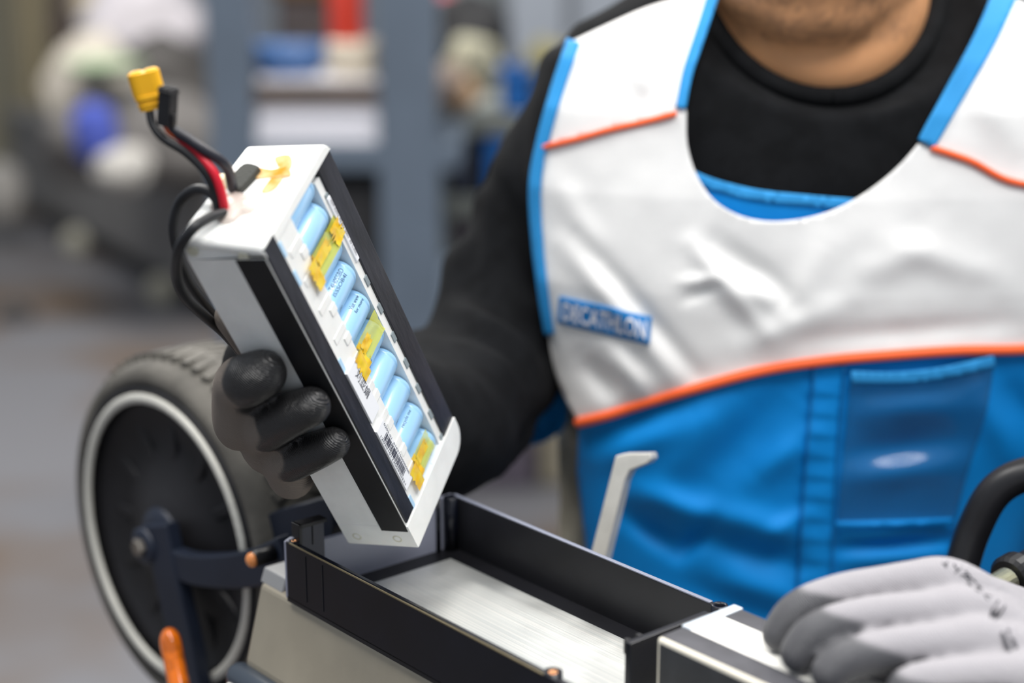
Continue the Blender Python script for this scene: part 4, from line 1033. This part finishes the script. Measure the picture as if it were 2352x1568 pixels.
# tall cabinets at the very back
DC = 6.0
def cabinet(px0, px1, ptop, m, label, doors=2):
    a, b = U(px0, 300, DC), U(px1, 300, DC); root = tag(empty('tall_cabinet', ((a.x + b.x) / 2, a.y, 0)), label, 'cabinet')
    h = 2.2; link('cabinet_body', box_me((a.x, a.y, 0), (b.x, a.y + .5, h), .01), m, root)
    wd = (b.x - a.x) / doors
    for i in range(doors):
        dr = link('door', box_me((a.x + wd * i + .01, a.y - .02, .1), (a.x + wd * (i + 1) - .01, a.y + .001, h - .03), .006), m, root)
        link('handle', box_me((a.x + wd * i + wd * .85, a.y - .04, 1.0), (a.x + wd * i + wd * .9, a.y - .018, 1.2), .004), M_dark, dr)
cabinet(1020, 1160, 0, mat('cab_green_grey', '6f7677', .6), 'narrow greenish grey steel cabinet against the back wall', 1)
cabinet(1165, 1480, 0, mat('cab_grey', '7d838c', .6), 'wide blue grey steel cabinet behind the white shoulder')
cabinet(1490, 1800, 0, mat('cab_grey2', '878d95', .6), 'wide pale grey steel cabinet behind the neck of the sweater')
cabinet(2240, 2500, 0, mat('cab_dim', '5a6066', .6), 'dim grey steel cabinet behind the right shoulder strap')
blob('tool_bag', 1060, 75, 5.2, (.16, .14, .13), mat('bag_black', '1b1b1d', .7), 'slumped black tool bag beneath the red ball', 'bag', 3)
bq_ = U(1060, 75, 5.2)
tag(link('bag_shelf', box_me((bq_.x - .25, bq_.y - .2, 0), (bq_.x + .3, bq_.y + .25, bq_.z - .13), .01), M_unit), 'grey green cupboard under the black tool bag', 'cupboard')
blob('red_ball', 1012, 22, 5.2, (.07, .07, .07), mat('dull_red', 'a8505a', .6), 'dull red ball on the black tool bag', 'ball', 4, .05)
# left: cart with castors, bags, drapes
cart = empty('steel_cart'); tag(cart, 'long dark grey steel cart on castors along the floor', 'cart')
g0 = Vector((0, 0, 0))
def floor_pt(px, py):
    d = RAY(px, py); t = -HC / d.z; return Vector((d.x * t, d.y * t, 0))
c0, c1 = floor_pt(60, 512), floor_pt(452, 742)
dirv = (c1 - c0).normalized(); per = Vector((-dirv.y, dirv.x, 0)); per = per if per.y > 0 else -per
cart.location = (c0 + c1) / 2
LCT = (c1 - c0).length
CM = Matrix((dirv, per, Vector((0, 0, 1)))).transposed().to_4x4(); CM.translation = c0
bm = bmesh.new(); bm_box(bm, (-.3, .02, .10), (LCT + .10, .75, .50), .02, 2, CM)
cb = link('cart_body', from_bm(bm), M_cart, cart)
bm = bmesh.new(); bm_box(bm, (-.3, .0, .47), (LCT + .12, .77, .53), .01, 2, CM); link('cart_rim', from_bm(bm), M_cart, cb)
for t in (.36, .84):
    for yy in (.0, .65):
        k = Matrix.Translation(CM @ Vector((LCT * t, yy, .055))) @ Matrix.Rotation(R(90), 4, 'X')
        cs = link('castor', lathe_me([(.0001, -.015), (.05, -.015), (.055, -.01), (.055, .01), (.05, .015), (.0001, .015)], 28, k), mat('castor_grey', 'a5a294', .5), cart, True)
        pc = CM @ Vector((LCT * t, yy + .02, .07)); link('castor_fork', box_me((pc.x - .02, pc.y + .01, .06), (pc.x + .02, pc.y + .03, .13), .003), M_dark, cs)
def on_cart(t, y, h): return CM @ Vector((LCT * t, y, h))
DG = 6.2; ZR = .533
bagm = mat('white_sack', 'b9b4b8', .7, var=.05, scale=4); blackm = mat('black_sack', '3a3735', .6, var=.1, scale=4)
blob('sack', 215, 210, DG - .5, (.16, .15, .20), mat('pale_sack', 'aaa398', .8), 'pale grey lumpy sack on the dark cart', 'sack', 11, .2, None, ZR)
blob('sack', 330, 65, DG + .35, (.26, .22, .20), bagm, 'large lavender white sack at the top of the pile', 'sack', 12, .18)
blob('sack', 385, 215, DG - .15, (.20, .18, .22), blackm, 'black plastic sack under the large white sack', 'sack', 13, .2, None, ZR)
blob('sack', 200, 70, DG + .9, (.16, .15, .28), mat('brown_sack', '463c36', .8), 'dark brown upright sack beside the large white sack', 'sack', 14, .15)
blob('sack', 218, 12, DG + .75, (.10, .10, .10), mat('cream_sack', 'b3a791', .8), 'small cream bag on the dark brown sack', 'sack', 15, .15)
blob('sack', 330, 330, DG - .55, (.34, .24, .20), mat('charcoal_sack', '5c5957', .7), 'wide charcoal sack slumped low on the cart', 'sack', 16, .15, None, ZR)
blob('blue_rag', 218, 305, DG - .80, (.075, .06, .11), mat('rag_blue', '3f4d9c', .9), 'crumpled blue rag hanging over the cart', 'rag', 17, .25)
blob('white_rag', 285, 385, DG - .80, (.095, .07, .075), mat('rag_white', 'a9a6a1', .9), 'crumpled pale rag beside the blue rag', 'rag', 18, .2)
blob('flat_bag', 240, 150, DG - .75, (.13, .10, .03), mat('green_lid', '87967a', .7), 'green flattened bag edge on the pale sack', 'bag', 19, .1)
def drape(px0, px1, d, m, label, seed):
    a, b = U(px0, 200, d), U(px1, 200, d); n = 40; pts = []
    for i in range(n + 1): pts.append((a.x + (b.x - a.x) * i / n, a.y + .05 * math.sin(i * 1.1 + seed) + .02 * math.sin(i * 2.3)))
    pts2 = [(x, y + .012) for x, y in pts[::-1]]
    tag(link('curtain', prism_me(pts + pts2, 2, .02, 3.0), m), label, 'curtain')
drape(-420, 40, 8.6, mat('curtain_grey', '8a8676', .9), 'hanging grey strip curtain at the back wall', 0)
drape(45, 150, 8.4, mat('curtain_beige', 'b3a98f', .9), 'hanging beige curtain beside the grey one', 2)
a = U(20, 20, 8.2); tag(link('wall_panel', box_me((a.x - .5, a.y, 1.95), (a.x + .35, a.y + .05, 2.6), .01), mat('teal_panel', '1e4459', .7)), 'dark teal panel hung high before the curtains', 'panel')
blob('floor_bundle', 5, 440, 7.2, (.10, .10, .14), mat('bundle_grey', '8d8a86', .9), 'grey bundle on the floor beside the cart', 'bundle', 21, .15, None, .0)
blob('floor_weight', 35, 735, floor_pt(35, 735).y / cp * 1.0, (.07, .07, .06), M_dark, 'small dark round weight on the floor', 'weight', 22, .1, None, .0)
# between sleeve and apron: boxes on the floor far behind
fp = floor_pt(1240, 1240)
cb0 = floor_pt(1180, 1120)
tag(link('carton', box_me((cb0.x - .25, cb0.y, 0), (cb0.x + .05, cb0.y + .3, .26), .01), mat('mauve_box', '5d5560', .8)), 'dim mauve carton on the floor behind the elbow', 'carton')
tag(link('carton', box_me((cb0.x + .07, cb0.y + .02, 0), (cb0.x + .34, cb0.y + .3, .30), .01), mat('beige_box', '8e8674', .8)), 'beige carton on the floor beside the mauve one', 'carton')
